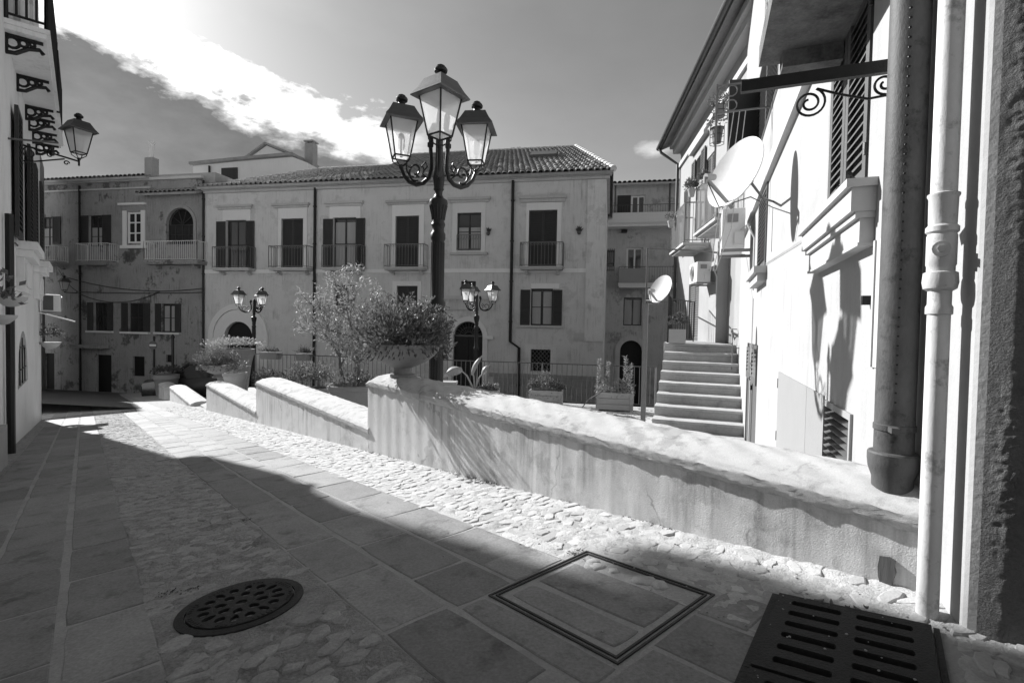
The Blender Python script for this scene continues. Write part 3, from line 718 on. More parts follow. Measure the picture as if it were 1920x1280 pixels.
au0, au1 = FF.px(422, 650)[0], FF.px(475, 650)[0]; azs = FF.px(448, 633)[1]; W['arch'] = (au0, au1, zg(au0) + .1, azs + (au1 - au0) / 2); ops.append(W['arch'])
w = MB(); wall_open(w, FF, uL, uR, zg(uL) - .6, zE, ops)
for k, zs_ in (('door', dzs), ('arch', azs)): arch_fill(w, FF, W[k][0], W[k][1], zs_, W[k][3])
BD = 10.5
w.add([FF.p(uR, 0, -3), FF.p(uR, -BD, -3), FF.p(uR, -BD, zE), FF.p(uR, 0, zE), FF.p(uL, 0, -3), FF.p(uL, -BD, -3), FF.p(uL, -BD, zE), FF.p(uL, 0, zE)], [(0, 1, 2, 3), (5, 4, 7, 6), (1, 5, 6, 2)])
w.build('wall', M['facade'], pal)
for k, r in W.items(): backing(pal, FF, *r)
t_ = MB(); t_.box(FF, uL, uR + .12, .001, .10, zE - .16, zE - .05); t_.box(FF, uL, uR + .2, .001, .2, zE - .049, zE + .05); t_.box(FF, uR + .001, uR + .12, -6, 0, zE - .16, zE + .04); t_.build('cornice', M['facade_trim'], pal)
t_ = MB(); t_.box(FF, uL, uR - .5, .001, .04, zS - .16, zS); t_.build('string_course', M['facade_pale'], pal)
t_ = MB(); t_.box(FF, uR - .72, uR - .001, .001, .05, FF.px(1120, 640)[1], zE - .17); t_.build('corner_pilaster', M['facade'], pal)
# pale surrounds and lintels
def surround(x0, x1, ytop, key, lx0, lx1, ly0, ly1, zb=None):
    a, b, c, d = W[key]; u0, u1 = FF.px(x0, 450)[0], FF.px(x1, 450)[0]; zt = FF.px((x0 + x1) / 2, ytop)[1]; m_ = MB(); zb = c if zb is None else zb
    if u0 < a - .03: m_.box(FF, u0, a - .001, .001, .03, zb, d)
    if u1 > b + .03: m_.box(FF, b + .001, u1, .001, .03, zb, d)
    m_.box(FF, u0, u1, .001, .03, d, zt); m_.build('surround', M['facade_pale'], pal)
    l0, l1, z0, z1 = FF.rect(lx0, ly0, lx1, ly1); m_ = MB(); m_.box(FF, l0 + .06, l1 - .06, .001, .08, z0, (z0 + z1) / 2); m_.box(FF, l0, l1, .001, .14, (z0 + z1) / 2 + .001, z1); m_.build('lintel', M['facade_trim'], pal)
surround(418, 470, 393, 'w1', 408, 475, 385, 393); surround(522, 576, 390, 'w2', 512, 581, 382, 390); surround(618, 676, 387, 'w3', 610, 682, 378, 387)
surround(735, 795, 384, 'w4', 725, 805, 376, 384); surround(848, 910, 380, 'w5', 841, 920, 371, 380, zb=W['w5'][2] - .1); surround(986, 1052, 380, 'w6', 975, 1063, 367, 379)
t_ = MB(); a, b, c, d = W['l4']; u0, u1 = FF.px(736, 560)[0], FF.px(790, 560)[0]; t_.box(FF, u0, a - .001, .001, .03, c, d); t_.box(FF, b + .001, u1, .001, .03, c, d); t_.box(FF, u0, u1, .001, .03, d, d + .2); t_.build('surround', M['facade_pale'], pal)
t_ = MB(); a, b, c, d = W['l6']; t_.box(FF, a, b + .25, .001, .03, d, d + .2); t_.build('surround', M['facade_pale'], pal)
t_ = MB(); t_.box(FF, a - .5, b + .45, .001, .12, c - .08, c - .002); t_.build('sill', M['facade_trim'], pal)
t_ = MB(); a, b, c, d = W['w5']; t_.box(FF, a - .25, b + .3, .001, .12, c - .2, c - .101); t_.build('sill', M['facade_trim'], pal)
for key in ('w2', 'w4', 'w6', 'l4'):
    a, b, c, d = W[key]; mid = (a + b) / 2
    louvre(pal, FF, a + .02, mid - .005, c, d - .02, -.09, 'wood_shutter', .07, rails=(.4,)); louvre(pal, FF, mid + .005, b - .02, c, d - .02, -.09, 'wood_shutter', .07, rails=(.4,))
for key, x0, x1, x2, x3, y0, y1 in (('w1', 407, 424, 462, 478, 416, 463), ('w3', 607, 625, 668, 685, 411, 462), ('l6', 976, 994, 1036, 1054, 541, 610)):
    a, b, c, d = W[key]; casement(pal, FF, a, b, c, d, -.13, cols=2, rows=2, curtain=(key != 'w1'))
    for p, q in ((x0, x1), (x2, x3)):
        u0, u1, z0, z1 = FF.rect(p, y0, q, y1); louvre(pal, FF, u0, u1, c, d - .05, .03, 'wood_shutter', .07, rails=(.4,))
a, b, c, d = W['w5']; casement(pal, FF, a, b, c, d, -.12, cols=2, rows=2, curtain='half'); r = MB(); railing(r, [FF.p(a, .03, c), FF.p(b, .03, c)], c, .62, .1, .008)
for i in range(8):
    uc = a + (b - a) * (i + .5) / 8; r.tube([FF.p(uc - .05, .03, c + .42), FF.p(uc, .03, c + .58), FF.p(uc + .05, .03, c + .42)], .007, 4)
r.build('window_guard', M['rail_grey'], pal)
for key in ('l3', 'l5'):
    a, b, c, d = W[key]; casement(pal, FF, a, b, c, d, -.13, cols=1 if key == 'l5' else 2, rows=1)
a, b, c, d = W['bar']; g_ = MB()
for i in range(-6, 10):
    for sgn in (1, -1):
        p0 = (a + (b - a) * i / 5, c); L = (d - c)
        pts_ = [(p0[0] + sgn * t2 * L * .9 + (0 if sgn > 0 else 0), c + t2 * L) for t2 in [k / 12 for k in range(13)]]
        pts_ = [q for q in pts_ if a <= q[0] <= b]
        if len(pts_) > 1: g_.tube([FF.p(q[0], -.03, q[1]) for q in (pts_[0], pts_[-1])], .010, 4)
g_.build('window_grille', M['rail_grey'], pal)
m_ = MB(); m_.box(FF, a - .22, a - .002, .001, .03, c - .1, d + .2); m_.box(FF, b + .002, b + .22, .001, .03, c - .1, d + .2); m_.box(FF, a - .002, b + .002, .001, .03, d + .001, d + .2); m_.build('surround', M['facade'], pal)
for key, x0, x1 in (('w1', 402, 471), ('w2', 507, 580), ('w3', 606, 679), ('w4', 722, 798), ('w6', 975, 1057)):
    u0, u1 = FF.px(x0, 485, .35)[0], FF.px(x1, 485, .35)[0]; balcony(pal, FF, u0, u1, zfl + .012, .55, h=.93, step=.13)
# portals
a, b, c, d = W['door']; m_ = MB(); arch_ring(m_, FF, a, b, c, dzs, .20, .001, .06); m_.box(FF, a - .45, a - .02, .061, .13, dzs - .08, dzs + .06); m_.box(FF, b + .02, b + .45, .061, .13, dzs - .08, dzs + .06); m_.build('portal', M['facade_pale'], pal)
m_ = MB(); e0, e1, z0, z1 = FF.rect(832, 555, 934, 581); m_.box(FF, e0, e1, .001, .16, z1 - .14, z1); m_.box(FF, e0 + .12, e1 - .12, .001, .08, z0, z1 - .141)
for k in range(7): m_.box(FF, e0 + .2 + k * .29, e0 + .3 + k * .29, .081, .13, z1 - .28, z1 - .15)
m_.build('entablature', M['facade_trim'], pal)
m_ = MB(); mid = (a + b) / 2; m_.box(FF, a, mid - .006, -.16, -.10, c, dzs); m_.box(FF, mid + .006, b, -.16, -.10, c, dzs)
for q in (0, 1):
    for zz in (.2, 1.2): m_.box(FF, a + .1 + q * (mid - a), mid - .1 + q * (mid - a), -.099, -.085, c + zz, c + zz + .8)
m_.build('door', M['door_black'], pal)
m_ = MB(); rr_ = (b - a) / 2
for k in range(1, 12): g2 = math.pi * k / 12; m_.tube([FF.p(mid + .3 * rr_ * math.cos(g2), -.1, dzs + .3 * rr_ * math.sin(g2)), FF.p(mid + .95 * rr_ * math.cos(g2), -.1, dzs + .95 * rr_ * math.sin(g2))], .014, 4)
for q in (.3, .62, .95): m_.tube([FF.p(mid + q * rr_ * math.cos(math.pi * k / 16), -.1, dzs + q * rr_ * math.sin(math.pi * k / 16)) for k in range(17)], .014, 4)
m_.box(FF, a, b, -.12, -.08, dzs, dzs + .07); m_.build('fanlight', M['iron_grey'], pal)
a, b, c, d = W['arch']; m_ = MB(); arch_ring(m_, FF, a, b, c, azs, .55, .001, .06); arch_ring(m_, FF, a - .56, b + .56, c, azs, .24, .001, .13); m_.build('portal', M['facade_pale'], pal)
m_ = MB(); m_.box(FF, a, b, -.2, -.14, c, d); m_.build('door', M['door_black'], pal)
# small things on the wall
m_ = MB(); u0, u1, z0, z1 = FF.rect(1076, 624, 1096, 638); m_.box(FF, u0, u1, .001, .03, z0, z1); m_.build('plaque', M['facade_trim'], pal)
for x, y in ((916, 432), (1086, 430)):
    u, z = FF.px(x, y); m_ = MB()
    for k in range(14): m_.leaf(FF.p(u, .03, z - .12), Vector((rnd(-.5, .5), -.3, rnd(.2, 1))), Vector((0, -1, 0)), rnd(.15, .3), .06)
    m_.lathe(FF.p(u, .05, z - .22), ((.02, 0), (.07, .05), (.08, .12), (.05, .14)), 8); m_.build('wall_vase', M['iron_grey'], pal)
for r in range(6):
    z = zg(0) + .3 + r * .3
    for k in range(14):
        u0 = FF.px(925, 730)[0] + k * .42 - (.2 if r % 2 else 0); u1 = min(u0 + .405, uR - .01)
        if u1 - u0 < .1 or z > FF.px(1000, 708)[1]: continue
        q = W['bar']
        if u0 < W['door'][1] + .25: continue
        m_ = MB(); m_.box(FF, u0, u1, .001, .035 + rnd(0, .01), z, min(z + .285, q[2] - .12)); m_.build('block', M['ashlar'], pal)
def pipe(parent, fr, pts_, r, matn, name='downpipe', d=.08):
    m_ = MB(); m_.tube([fr.p(u, d, z) for u, z in pts_], r, 8)
    for (u, z), (u2, z2) in zip(pts_, pts_[1:]):
        if abs(u - u2) < .05:
            k = int(abs(z2 - z) / 1.6)
            for i in range(k): zz = z + (z2 - z) * (i + .5) / k; m_.lathe(fr.p(u, d, zz), ((r, -.03), (r * 1.35, -.025), (r * 1.35, .025), (r, .03)), 8)
    return m_.build(name, M[matn], parent, smooth=True)
u = FF.px(591.5, 500)[0]; pipe(pal, FF, [(u, zE - .1), (u, zg(u))], .06, 'iron')
u = FF.px(960, 490)[0]; u2 = FF.px(973, 700)[0]; pipe(pal, FF, [(u, zE - .1), (u, FF.px(956, 640)[1]), (u2, FF.px(972, 652)[1]), (u2, zg(u2))], .06, 'iron')
# roof: a lower left part and a higher hipped right part
zr1, zr2 = zE + 2.05, zE + 2.95; uM = FF.px(668, 300)[0] + .4
tile_roof(pal, FF.p(uL - .05, .35, zE + .06), FF.p(uM, .35, zE + .06), FF.p(uM, -4.1, zr1), FF.p(uL + 3.2, -4.1, zr1), budget=90, seed=2)
tile_roof(pal, FF.p(uM, .35, zE + .06), FF.p(uR + .25, .35, zE + .06), FF.p(uR - 1.6, -5.2, zr2), FF.p(uM, -5.2, zr2), budget=205, seed=3)
m_ = MB(); m_.add([FF.p(uR + .25, .35, zE + .06), FF.p(uR + .25, -10, zE + .06), FF.p(uR - 1.6, -5.2, zr2), FF.p(uM, -10.5, zE), FF.p(uM, -5.2, zr2), FF.p(uM, .3, zE + .05), FF.p(uL, -10.5, zE), FF.p(uM, -4.1, zr1), FF.p(uL + 3.2, -4.1, zr1), FF.p(uL, .3, zE + .05)], [(0, 1, 2), (1, 3, 4, 2), (3, 5, 4), (3, 6, 8, 7), (6, 9, 8)]); m_.build('roof', M['tile'], pal)
m_ = MB(); A = FF.p(uR + .25, .35, zE + .12); B = FF.p(uR - 1.6, -5.2, zr2 + .06)
def ridge(A, B, n, r0, r1):
    for k in range(n): mm = MB(); mm.tube([A.lerp(B, k / n), A.lerp(B, (k + 1.12) / n)], [r0, r1], 8); mm.build('ridge_tile', M['tile_light'], pal, smooth=True)
ridge(A, B, 16, .13, .10)
A, B = FF.p(uM, -5.2, zr2 + .03), FF.p(uR - 1.6, -5.2, zr2 + .03)
ridge(A, B, 26, .12, .10)
A, B = FF.p(uL + 3.2, -4.1, zr1 + .03), FF.p(uM, -4.1, zr1 + .03)
ridge(A, B, 20, .12, .10)
sk = FF.p(FF.px(1020, 303, -3)[0], -3.0, 0); v = (zr2 - zE) / 5.55; ub = FF.px(1020, 303, -3)[0]
m_ = MB(); m_.hexa([FF.p(ub + x, dd, zE + .06 + (.35 - dd) * v + h) for h in (.05, .2) for x, dd in ((-.6, -2.5), (.6, -2.5), (.6, -3.3), (-.6, -3.3))]); m_.build('skylight', M['iron_grey'], pal)
for x in (962, 973):
    m_ = MB(); uu = FF.px(x, 285, -5.6)[0]; m_.box(FF, uu - .1, uu + .1, -5.8, -5.5, zr2 - .3, zr2 + .28); m_.build('chimney', M['ashlar'], pal)
# --- old house on the left, same building line
old = thing('old_house', FF.p(-23, 0, zg(-23)), 'weathered dark old house with arched balcony window at the end of the street', 'building')
W.clear(); ops = []
oL, oR = FF.px(20, 450)[0], uL - .01
zO = FF.px(240, 337)[1]
for key, q in dict(a=(77, 407, 100, 462), b=(167, 404, 193, 462), c=(238, 397, 265, 456), d=(313, 390, 364, 458), e=(176, 567, 202, 620), f=(241, 568, 270, 622), g=(303, 569, 329, 623), h=(249, 668, 271, 705), i=(311, 665, 323, 679), j=(181, 665, 209, 735), k=(84, 662, 102, 735)).items():
    op(key, *q)
w = MB(); wall_open(w, FF, oL, oR, zg(oL) - .8, zO, ops)
a, b, c, d = W['d']; arch_fill(w, FF, a, b, d - (b - a) / 2, d)
w.add([FF.p(oL, 0, -4), FF.p(oL, -9, -4), FF.p(oL, -9, zO), FF.p(oL, 0, zO)], [(1, 0, 3, 2)])
w.build('wall', M['old_facade'], old)
for k, r in W.items(): backing(old, FF, *r)
m_ = MB(); m_.box(FF, oL, oR, .001, .14, zO - .1, zO + .02); m_.box(FF, oL, FF.px(283, 345)[0], .001, .08, zO - .45, zO - .38); m_.build('cornice', M['facade_trim'], old)
for key in 'ab':
    a, b, c, d = W[key]; casement(old, FF, a, b, c, d, -.12, rows=3, curtain='half'); wl = (b - a) * .62
    if key == 'b': louvre(old, FF, a - wl, a - .01, c + .1, d, .02, 'wood_shutter', .07)
    louvre(old, FF, b + .01, b + wl, c + .1, d, .02, 'wood_shutter', .07)
a, b, c, d = W['c']; casement(old, FF, a, b, c, d, -.08, frame='facade_pale', cols=2, rows=3, w=.09); m_ = MB(); m_.box(FF, a - .22, a - .002, .001, .04, c - .1, d + .05); m_.box(FF, b + .002, b + .22, .001, .04, c - .1, d + .05); m_.box(FF, a - .4, b + .3, .001, .12, d + .3, d + .4); m_.box(FF, a - .3, b + .3, .001, .1, c - .25, c - .101); m_.build('surround', M['facade_pale'], old)
a, b, c, d = W['d']; zs_ = d - (b - a) / 2; casement(old, FF, a, b, c, zs_, -.12, cols=4, rows=2); m_ = MB(); mid = (a + b) / 2; rr_ = (b - a) / 2
for k in range(1, 5): g2 = math.pi * k / 5; m_.tube([FF.p(mid, -.12, zs_), FF.p(mid + rr_ * math.cos(g2), -.12, zs_ + rr_ * math.sin(g2))], .025, 4)
m_.tube([FF.p(mid + .97 * rr_ * math.cos(math.pi * k / 14), -.12, zs_ + .97 * rr_ * math.sin(math.pi * k / 14)) for k in range(15)], .03, 4); m_.build('arched_frame', M['wood_dark'], old)
m_ = MB(); arch_ring(m_, FF, a, b, c, zs_, .14, .001, .05); m_.build('surround', M['old_facade'], old)
for x0, x1, yb, yt in ((60, 113, 491, 461), (148, 208, 491, 457), (274, 376, 489, 454)):
    u0, u1 = FF.px(x0, 480, .4)[0], FF.px(x1, 480, .4)[0]; zb = FF.px((x0 + x1) / 2, yb, .4)[1]
    sl_ = balcony(old, FF, u0, u1, zb, .6, h=FF.px(200, yt, .4)[1] - FF.px(200, yb, .4)[1], rail='facade_pale', step=.10, curls=False, slab='old_facade', th=.16)
for key, l in (('e', .5), ('f', .55), ('g', .62)):
    a, b, c, d = W[key]; casement(old, FF, a, b, c, d, -.12, curtain=(key == 'g'))
    wl = (b - a) * .42
    louvre(old, FF, a - wl, a - .01, c, d, .02, 'wood_shutter', .07); louvre(old, FF, b + .01, b + wl, c, d, .02, 'wood_shutter', .07)
    m_ = MB(); m_.box(FF, a - wl, b + wl, .001, .14, c - .09, c - .002); m_.build('sill', M['facade_pale'], old)
for key in 'hijk':
    a, b, c, d = W[key]; m_ = MB(); m_.box(FF, a, b, -.16, -.1, c, d); m_.build('door' if key in 'jk' else 'closed_window', M['door_black'], old)
m_ = MB(); u0, u1, z0, z1 = FF.rect(150, 646, 209, 652); m_.box(FF, u0, u1, .001, .5, z0, z1); m_.build('canopy_slab', M['old_facade'], old)
for x in (152, 383):
    u = FF.px(x, 560)[0]; pipe(old, FF, [(u, zO - .2), (u, zg(u))], .05, 'iron', d=.06)
uA, uB = FF.px(272, 365)[0], FF.px(384, 368)[0]; zt = FF.px(330, 366)[1]
tile_roof(old, FF.p(uA, .5, zt), FF.p(uB, .5, zt), FF.p(uB, -1.2, zt + .75), FF.p(uA, -1.2, zt + .75), budget=0, seed=4)
tile_roof(old, FF.p(oL, .35, zO + .03), FF.p(FF.px(285, 335)[0], .35, zO + .03), FF.p(FF.px(285, 335)[0], -4, zO + .7), FF.p(oL, -4, zO + .7), budget=0, seed=5)
m_ = MB(); m_.add([FF.p(oL, -4, zO + .7), FF.p(FF.px(285, 335)[0], -4, zO + .7), FF.p(FF.px(285, 335)[0], -9, zO), FF.p(oL, -9, zO)], [(0, 1, 2, 3)]); m_.box(FF, FF.px(283, 330)[0], oR + .3, -9, -.35, zO - .3, zO + .28); m_.build('roof', M['tile'], old)
ch = thing('chimney_stack', FF.p(FF.px(282, 320, -3.5)[0], -3.5, zO), 'slim chimney with round flue on the old house roof', 'chimney')
u0, u1, z0, z1 = FF.rect(274, 296, 289, 330, -3.5); m_ = MB(); m_.box(FF, u0, u1, -3.8, -3.4, zO + .3, z1); m_.build('stack', M['ashlar'], ch)
m_ = MB(); uc = (u0 + u1) / 2; zt = FF.px(281, 265, -3.5)[1]; m_.lathe(FF.p(uc, -3.6, z1), ((.13, 0), (.13, zt - z1 - .15), (.18, zt - z1 - .14), (.18, zt - z1 - .02), (.05, zt - z1)), 10); m_.build('flue', M['facade_pale'], ch)
# sagging cables across the old house
for k, (x0, y0, x1, y1, sag) in enumerate(((125, 520, 383, 540, .35), (143, 547, 383, 548, .05), (143, 548, 300, 546, .5), (110, 505, 150, 548, .2))):
    (u0, z0), (u1, z1) = FF.px(x0, y0, .08), FF.px(x1, y1, .08); m_ = MB()
    m_.tube([FF.p(u0 + (u1 - u0) * s / 12, .08, z0 + (z1 - z0) * s / 12 - sag * 4 * (s / 12) * (1 - s / 12)) for s in range(13)], .018, 4)
    tag(m_.build('cable', M['cable'], org=FF.p(u0, .08, z0)), ('upper slack cable across the weathered house', 'straight cable below it across the weathered house', 'deepest hanging cable on the weathered house', 'short cable behind the left house corner')[k], 'cable', 'cables on the old house')
# --- upper white house behind, with a gable
uh = thing('upper_house', FF.p(-16, -9.5, 3), 'white house with shallow gable rising behind the palazzo roof', 'building')
def PX(x, y, d): u, z = FF.px(x, y, d); return (u, z)
m_ = MB(); d0 = -6.0; poly = [PX(362, 400, d0), PX(600, 400, d0), PX(576, 305, d0), PX(548, 294, d0), PX(452, 302, d0), PX(362, 311, d0)]; m_.prism(FF, poly, d0 - 5, d0); m_.build('wall', M['facade_pale'], uh)
m_ = MB(); q = [PX(360, 311, d0), PX(452, 302, d0), PX(552, 293, d0)]
for (a_, b_) in zip(q, q[1:]): m_.hexa([FF.p(u, d, z + h) for h in (0, .16) for (u, z), d in ((a_, d0 + .25), (b_, d0 + .25), (b_, d0 - 5), (a_, d0 - 5))])
m_.build('roof', M['tile'], uh)
d1 = -8; m_ = MB(); m_.prism(FF, [PX(462, 320, d1), PX(580, 320, d1), PX(576, 304, d1), PX(500, 273, d1), PX(466, 297, d1)], d1 - 3, d1); m_.build('gable', M['facade_pale'], uh)
m_ = MB(); q = [PX(464, 298, d1), PX(500, 272, d1), PX(578, 304, d1)]
for (a_, b_) in zip(q, q[1:]): m_.hexa([FF.p(u, d, z + h) for h in (.002, .13) for (u, z), d in ((a_, d1 + .2), (b_, d1 + .2), (b_, d1 - 3), (a_, d1 - 3))])
m_.build('gable_roof', M['tile'], uh)
u0, u1, z0, z1 = FF.rect(416, 315, 446, 337, d0); m_ = MB(); m_.box(FF, u0, u1, d0 + .001, d0 + .05, z0, z1); m_.build('window', M['wood_dark'], uh)
u0 = FF.px(395, 330, d0)[0]; m_ = MB(); m_.tube([FF.p(u0, d0 + .1, PX(395, 312, d0)[1]), FF.p(u0, d0 + .1, PX(395, 352, d0)[1])], .06, 6); m_.build('downpipe', M['iron'], uh)
ch = thing('chimney_stack', FF.p(FF.px(579, 320, -7)[0], -7, 6), 'square brick chimney standing right of the white gable', 'chimney')
u0, u1, z0, z1 = FF.rect(571, 268, 586, 330, -7); m_ = MB(); m_.box(FF, u0, u1, -7.5, -7, z0, z1); m_.build('stack', M['ashlar'], ch)
m_ = MB(); m_.box(FF, u0 - .05, u1 + .05, -7.55, -6.95, z1 + .08, z1 + .16); m_.box(FF, u0 + .05, u0 + .1, -7.4, -7.1, z1 + .001, z1 + .079); m_.box(FF, u1 - .1, u1 - .05, -7.4, -7.1, z1 + .001, z1 + .079); m_.build('cap', M['ashlar'], ch)
# --- house in the gap on the right
BF = Frame((7.16, 28.0), 101)
bh = thing('back_house', BF.p(0, 0, -2.6), 'narrow shabby house with two railed balconies seen in the gap', 'building')
W.clear(); ops = []
for key, q in dict(a=(1183, 366, 1210, 420), b=(1174, 464, 1205, 530), c=(1136, 470, 1152, 500), d=(1169, 558, 1203, 610)).items(): op(key, *q, fr=BF)
a0_, a1_ = BF.px(1162, 680)[0], BF.px(1203, 680)[0]; zsp = BF.px(1182, 658)[1]; W['arch'] = (a0_, a1_, -3.2, zsp + (a1_ - a0_) / 2); ops.append(W['arch'])
b0_, b1_ = BF.px(1100, 500)[0], BF.px(1330, 500)[0]; zB = BF.px(1200, 347)[1]
w = MB(); wall_open(w, BF, b0_, b1_, -3.6, zB, ops); arch_fill(w, BF, a0_, a1_, zsp, W['arch'][3]); w.add([BF.p(b1_, 0, -3.6), BF.p(b1_, -8, -3.6), BF.p(b1_, -8, zB), BF.p(b1_, 0, zB), BF.p(b0_, 0, -3.6), BF.p(b0_, -8, -3.6), BF.p(b0_, -8, zB), BF.p(b0_, 0, zB)], [(0, 1, 2, 3), (5, 4, 7, 6)]); w.build('wall', M['back_facade'], bh)
for k, r in W.items(): backing(bh, BF, *r)
for k in 'abcd': casement(bh, BF, *W[k], -.12, frame='facade_pale' if k in 'ab' else 'wood_dark', cols=2, rows=1, w=.1 if k in 'ab' else .05, curtain=(k == 'd'))
a, b, c, d = W['a']; louvre(bh, BF, a - .75, a - .02, c, d, .03, 'wood_shutter', .09)
m_ = MB(); arch_ring(m_, BF, a0_, a1_, -3.2, zsp, .28, .001, .08); m_.build('portal', M['facade_trim'], bh); m_ = MB(); m_.box(BF, a0_, a1_, -.2, -.14, -3.2, W['arch'][3]); m_.build('door', M['door_black'], bh)
for x0, x1, yf, yt in ((1138, 1300, 417, 386), (1159, 1300, 531, 501)):
    u0, u1 = BF.px(x0, yf, .6)[0], BF.px(x1, yf, .6)[0]; zf = BF.px(1200, yf, .6)[1]; balcony(bh, BF, u0, u1, zf, .9, h=BF.px(1200, yt, .6)[1] - zf, rail='iron_grey', step=.13, curls=False, slab='facade_pale', th=.25, brackets=0)
m_ = MB(); u0, u1 = BF.px(1140, 405, .95)[0], BF.px(1262, 405, .95)[0]; m_.box(BF, u0, u1, .95, .96, BF.px(1200, 417, .95)[1], BF.px(1200, 398, .95)[1]); m_.build('balcony_screen', M['facade_pale'], bh)
m_ = MB(); u0, u1 = BF.px(1160, 515, .95)[0], BF.px(1212, 515, .95)[0]; m_.box(BF, u0, u1, .95, .96, BF.px(1190, 530, .95)[1], BF.px(1190, 503, .95)[1]); m_.build('balcony_screen', M['planter'], bh)
m_ = MB(); a, b, c, d = W['c']
for k in range(5): uu = a + (b - a) * k / 4; m_.tube([BF.p(uu, .1, c - .25), BF.p(uu, .1, d + .1)], .02, 4)
for zz in (c - .2, c + .2, d): m_.tube([BF.p(a, .1, zz), BF.p(b, .1, zz)], .02, 4)
m_.build('window_grille', M['rail_grey'], bh)
tile_roof(bh, BF.p(b0_, .5, zB), BF.p(b1_, .5, zB), BF.p(b1_, -3, zB + .9), BF.p(b0_, -3, zB + .9), budget=0, col=.26, seed=6)
for x in (1153, 1254): u = BF.px(x, 400)[0]; pipe(bh, BF, [(u, zB), (u, BF.px(1200, 417)[1])], .05, 'iron_grey', d=.3)
m_ = MB(); m_.box(BF, BF.px(1165, 435)[0], BF.px(1176, 435)[0], .001, .25, BF.px(1170, 437)[1], BF.px(1170, 432)[1]); m_.build('flood_lamp', M['iron'], bh)
# ------------------------------------------------------------------ the sunlit house on the right
RF = Frame((.65, 0), 201)
rh = thing('corner_house', RF.p(-5, 0, 0), 'tall white sunlit house with a dark shaded wall at the right edge', 'building')
W.clear(); ops = []
def near(k): return RF.px(k, 600)[0]
wu0, wu1 = near(1543), near(1617); wz0 = RF.px(1580, 391)[1]; W['big'] = (wu0, wu1, wz0, EYE + 1.50)
a, b = near(1418), near(1433); W['small'] = (a, b, RF.px(1425, 512)[1], RF.px(1425, 378)[1])
a, b = near(1409), near(1444); W['upper'] = (a, b, RF.px(1430, 262)[1], RF.px(1430, 120)[1])
a, b = near(1403), near(1423); W['door'] = (a, b, 0.02, RF.px(1413, 645)[1])
a, b = near(1555), near(1604); W['vent'] = (a, b, .55, RF.px(1580, 778)[1])
ops = list(W.values())
uc = -1.275
w = MB(); wall_open(w, RF, -10.2, uc - .015, -.4, 7.8, ops, .14)
KF = Frame(RF.p(uc, 0, 0).xy, 125)
# rounded arris between the two walls
w.add([RF.p(uc - .015, 0, -.4), KF.p(.004, 0, -.4) + KF.n * -.004, KF.p(.02, 0, -.4), RF.p(uc - .015, 0, 7.8), KF.p(.004, 0, 7.8) + KF.n * -.004, KF.p(.02, 0, 7.8)], [(0, 1, 4, 3), (1, 2, 5, 4)])
w.build('sunlit_wall', M['white_wall'], rh)
w = MB()
def kw(s, q):
    u, z = .02 + 3.2 * s, -.2 + 8 * q; e = min(1, (u - .02) * 12)
    return KF.p(u, e * (.008 * jn(u * 2.2, z * 2.6) + .004 * jn(u * 9, z * 11)), z)
def kfine(s, q):
    u, z = .02 + .5 * s, .8 + 3.4 * q; e = min(1, (u - .02) * 25, (.52 - u) * 20, (z - .8) * 20, (4.2 - z) * 20); v3 = Vector((u, z, 3.3))
    pt = max(0, min(1, 3 * MN.noise(v3 * 2.2) + .55)) * .8 + .2
    return KF.p(u, e * pt * (.003 * MN.noise(v3 * 14) + .003 * MN.noise(v3 * 42) + .0034 * MN.noise(v3 * 90)) + .010 * e, z)
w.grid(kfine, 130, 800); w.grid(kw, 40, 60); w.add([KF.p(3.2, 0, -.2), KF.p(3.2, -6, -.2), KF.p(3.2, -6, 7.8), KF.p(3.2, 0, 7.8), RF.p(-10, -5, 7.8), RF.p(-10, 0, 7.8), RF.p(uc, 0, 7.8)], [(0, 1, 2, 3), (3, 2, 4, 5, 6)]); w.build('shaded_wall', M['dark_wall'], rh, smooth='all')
for k, r in W.items(): backing(rh, RF, *r, d=-.135)
# big window: two louvred leaves with single slats
a, b, c, d = W['big']; mid = a + (b - a) * .44
louvre(rh, RF, a + .006, mid - .004, c + .01, d, -.03, 'wood_near', .042, each=True, rails=(.0,), th=.03, name='shutter')
louvre(rh, RF, mid + .004, b - .045, c + .01, d, -.03, 'wood_near', .042, each=True, rails=(.0,), th=.03, name='shutter')
for zz in (c + .14, c + .75): m_ = MB(); m_.tube([RF.p(b - .035, .004, zz), RF.p(b - .035, .004, zz + .05)], .008, 6); m_.build('hinge', M['iron_grey'], rh)
m_ = MB(); s0, s1 = RF.px(1497, 455, .1)[0], RF.px(1630, 430, .03)[0]; z = c
m_.box(RF, s0, s1 - .02, .001, .105, z - .032, z); m_.box(RF, s0 + .02, s1 - .035, .001, .085, z - .125, z - .0325); m_.box(RF, s0 + .035, s1 - .04, .001, .068, z - .15, z - .1255); m_.box(RF, s0 + .05, s1 - .05, .001, .05, z - .245, z - .1505); m_.box(RF, s0 + .045, s1 - .045, .001, .056, z - .258, z - .2455)
m_.build('sill', M['white_trim'], rh)
m_ = MB(); zz = c + .012; m_.tube([RF.p(b - .075, .07, zz), RF.p(b + .06, .075, zz + .03)], .009, 6); m_.tube([RF.p(b + .045, .07, zz + .02), RF.p(b + .045, .001, zz - .03)], .006, 5); m_.box(RF, b - .10, b - .06, .05, .09, zz - .012, zz + .016); m_.build('shutter_stay', M['iron'], rh)
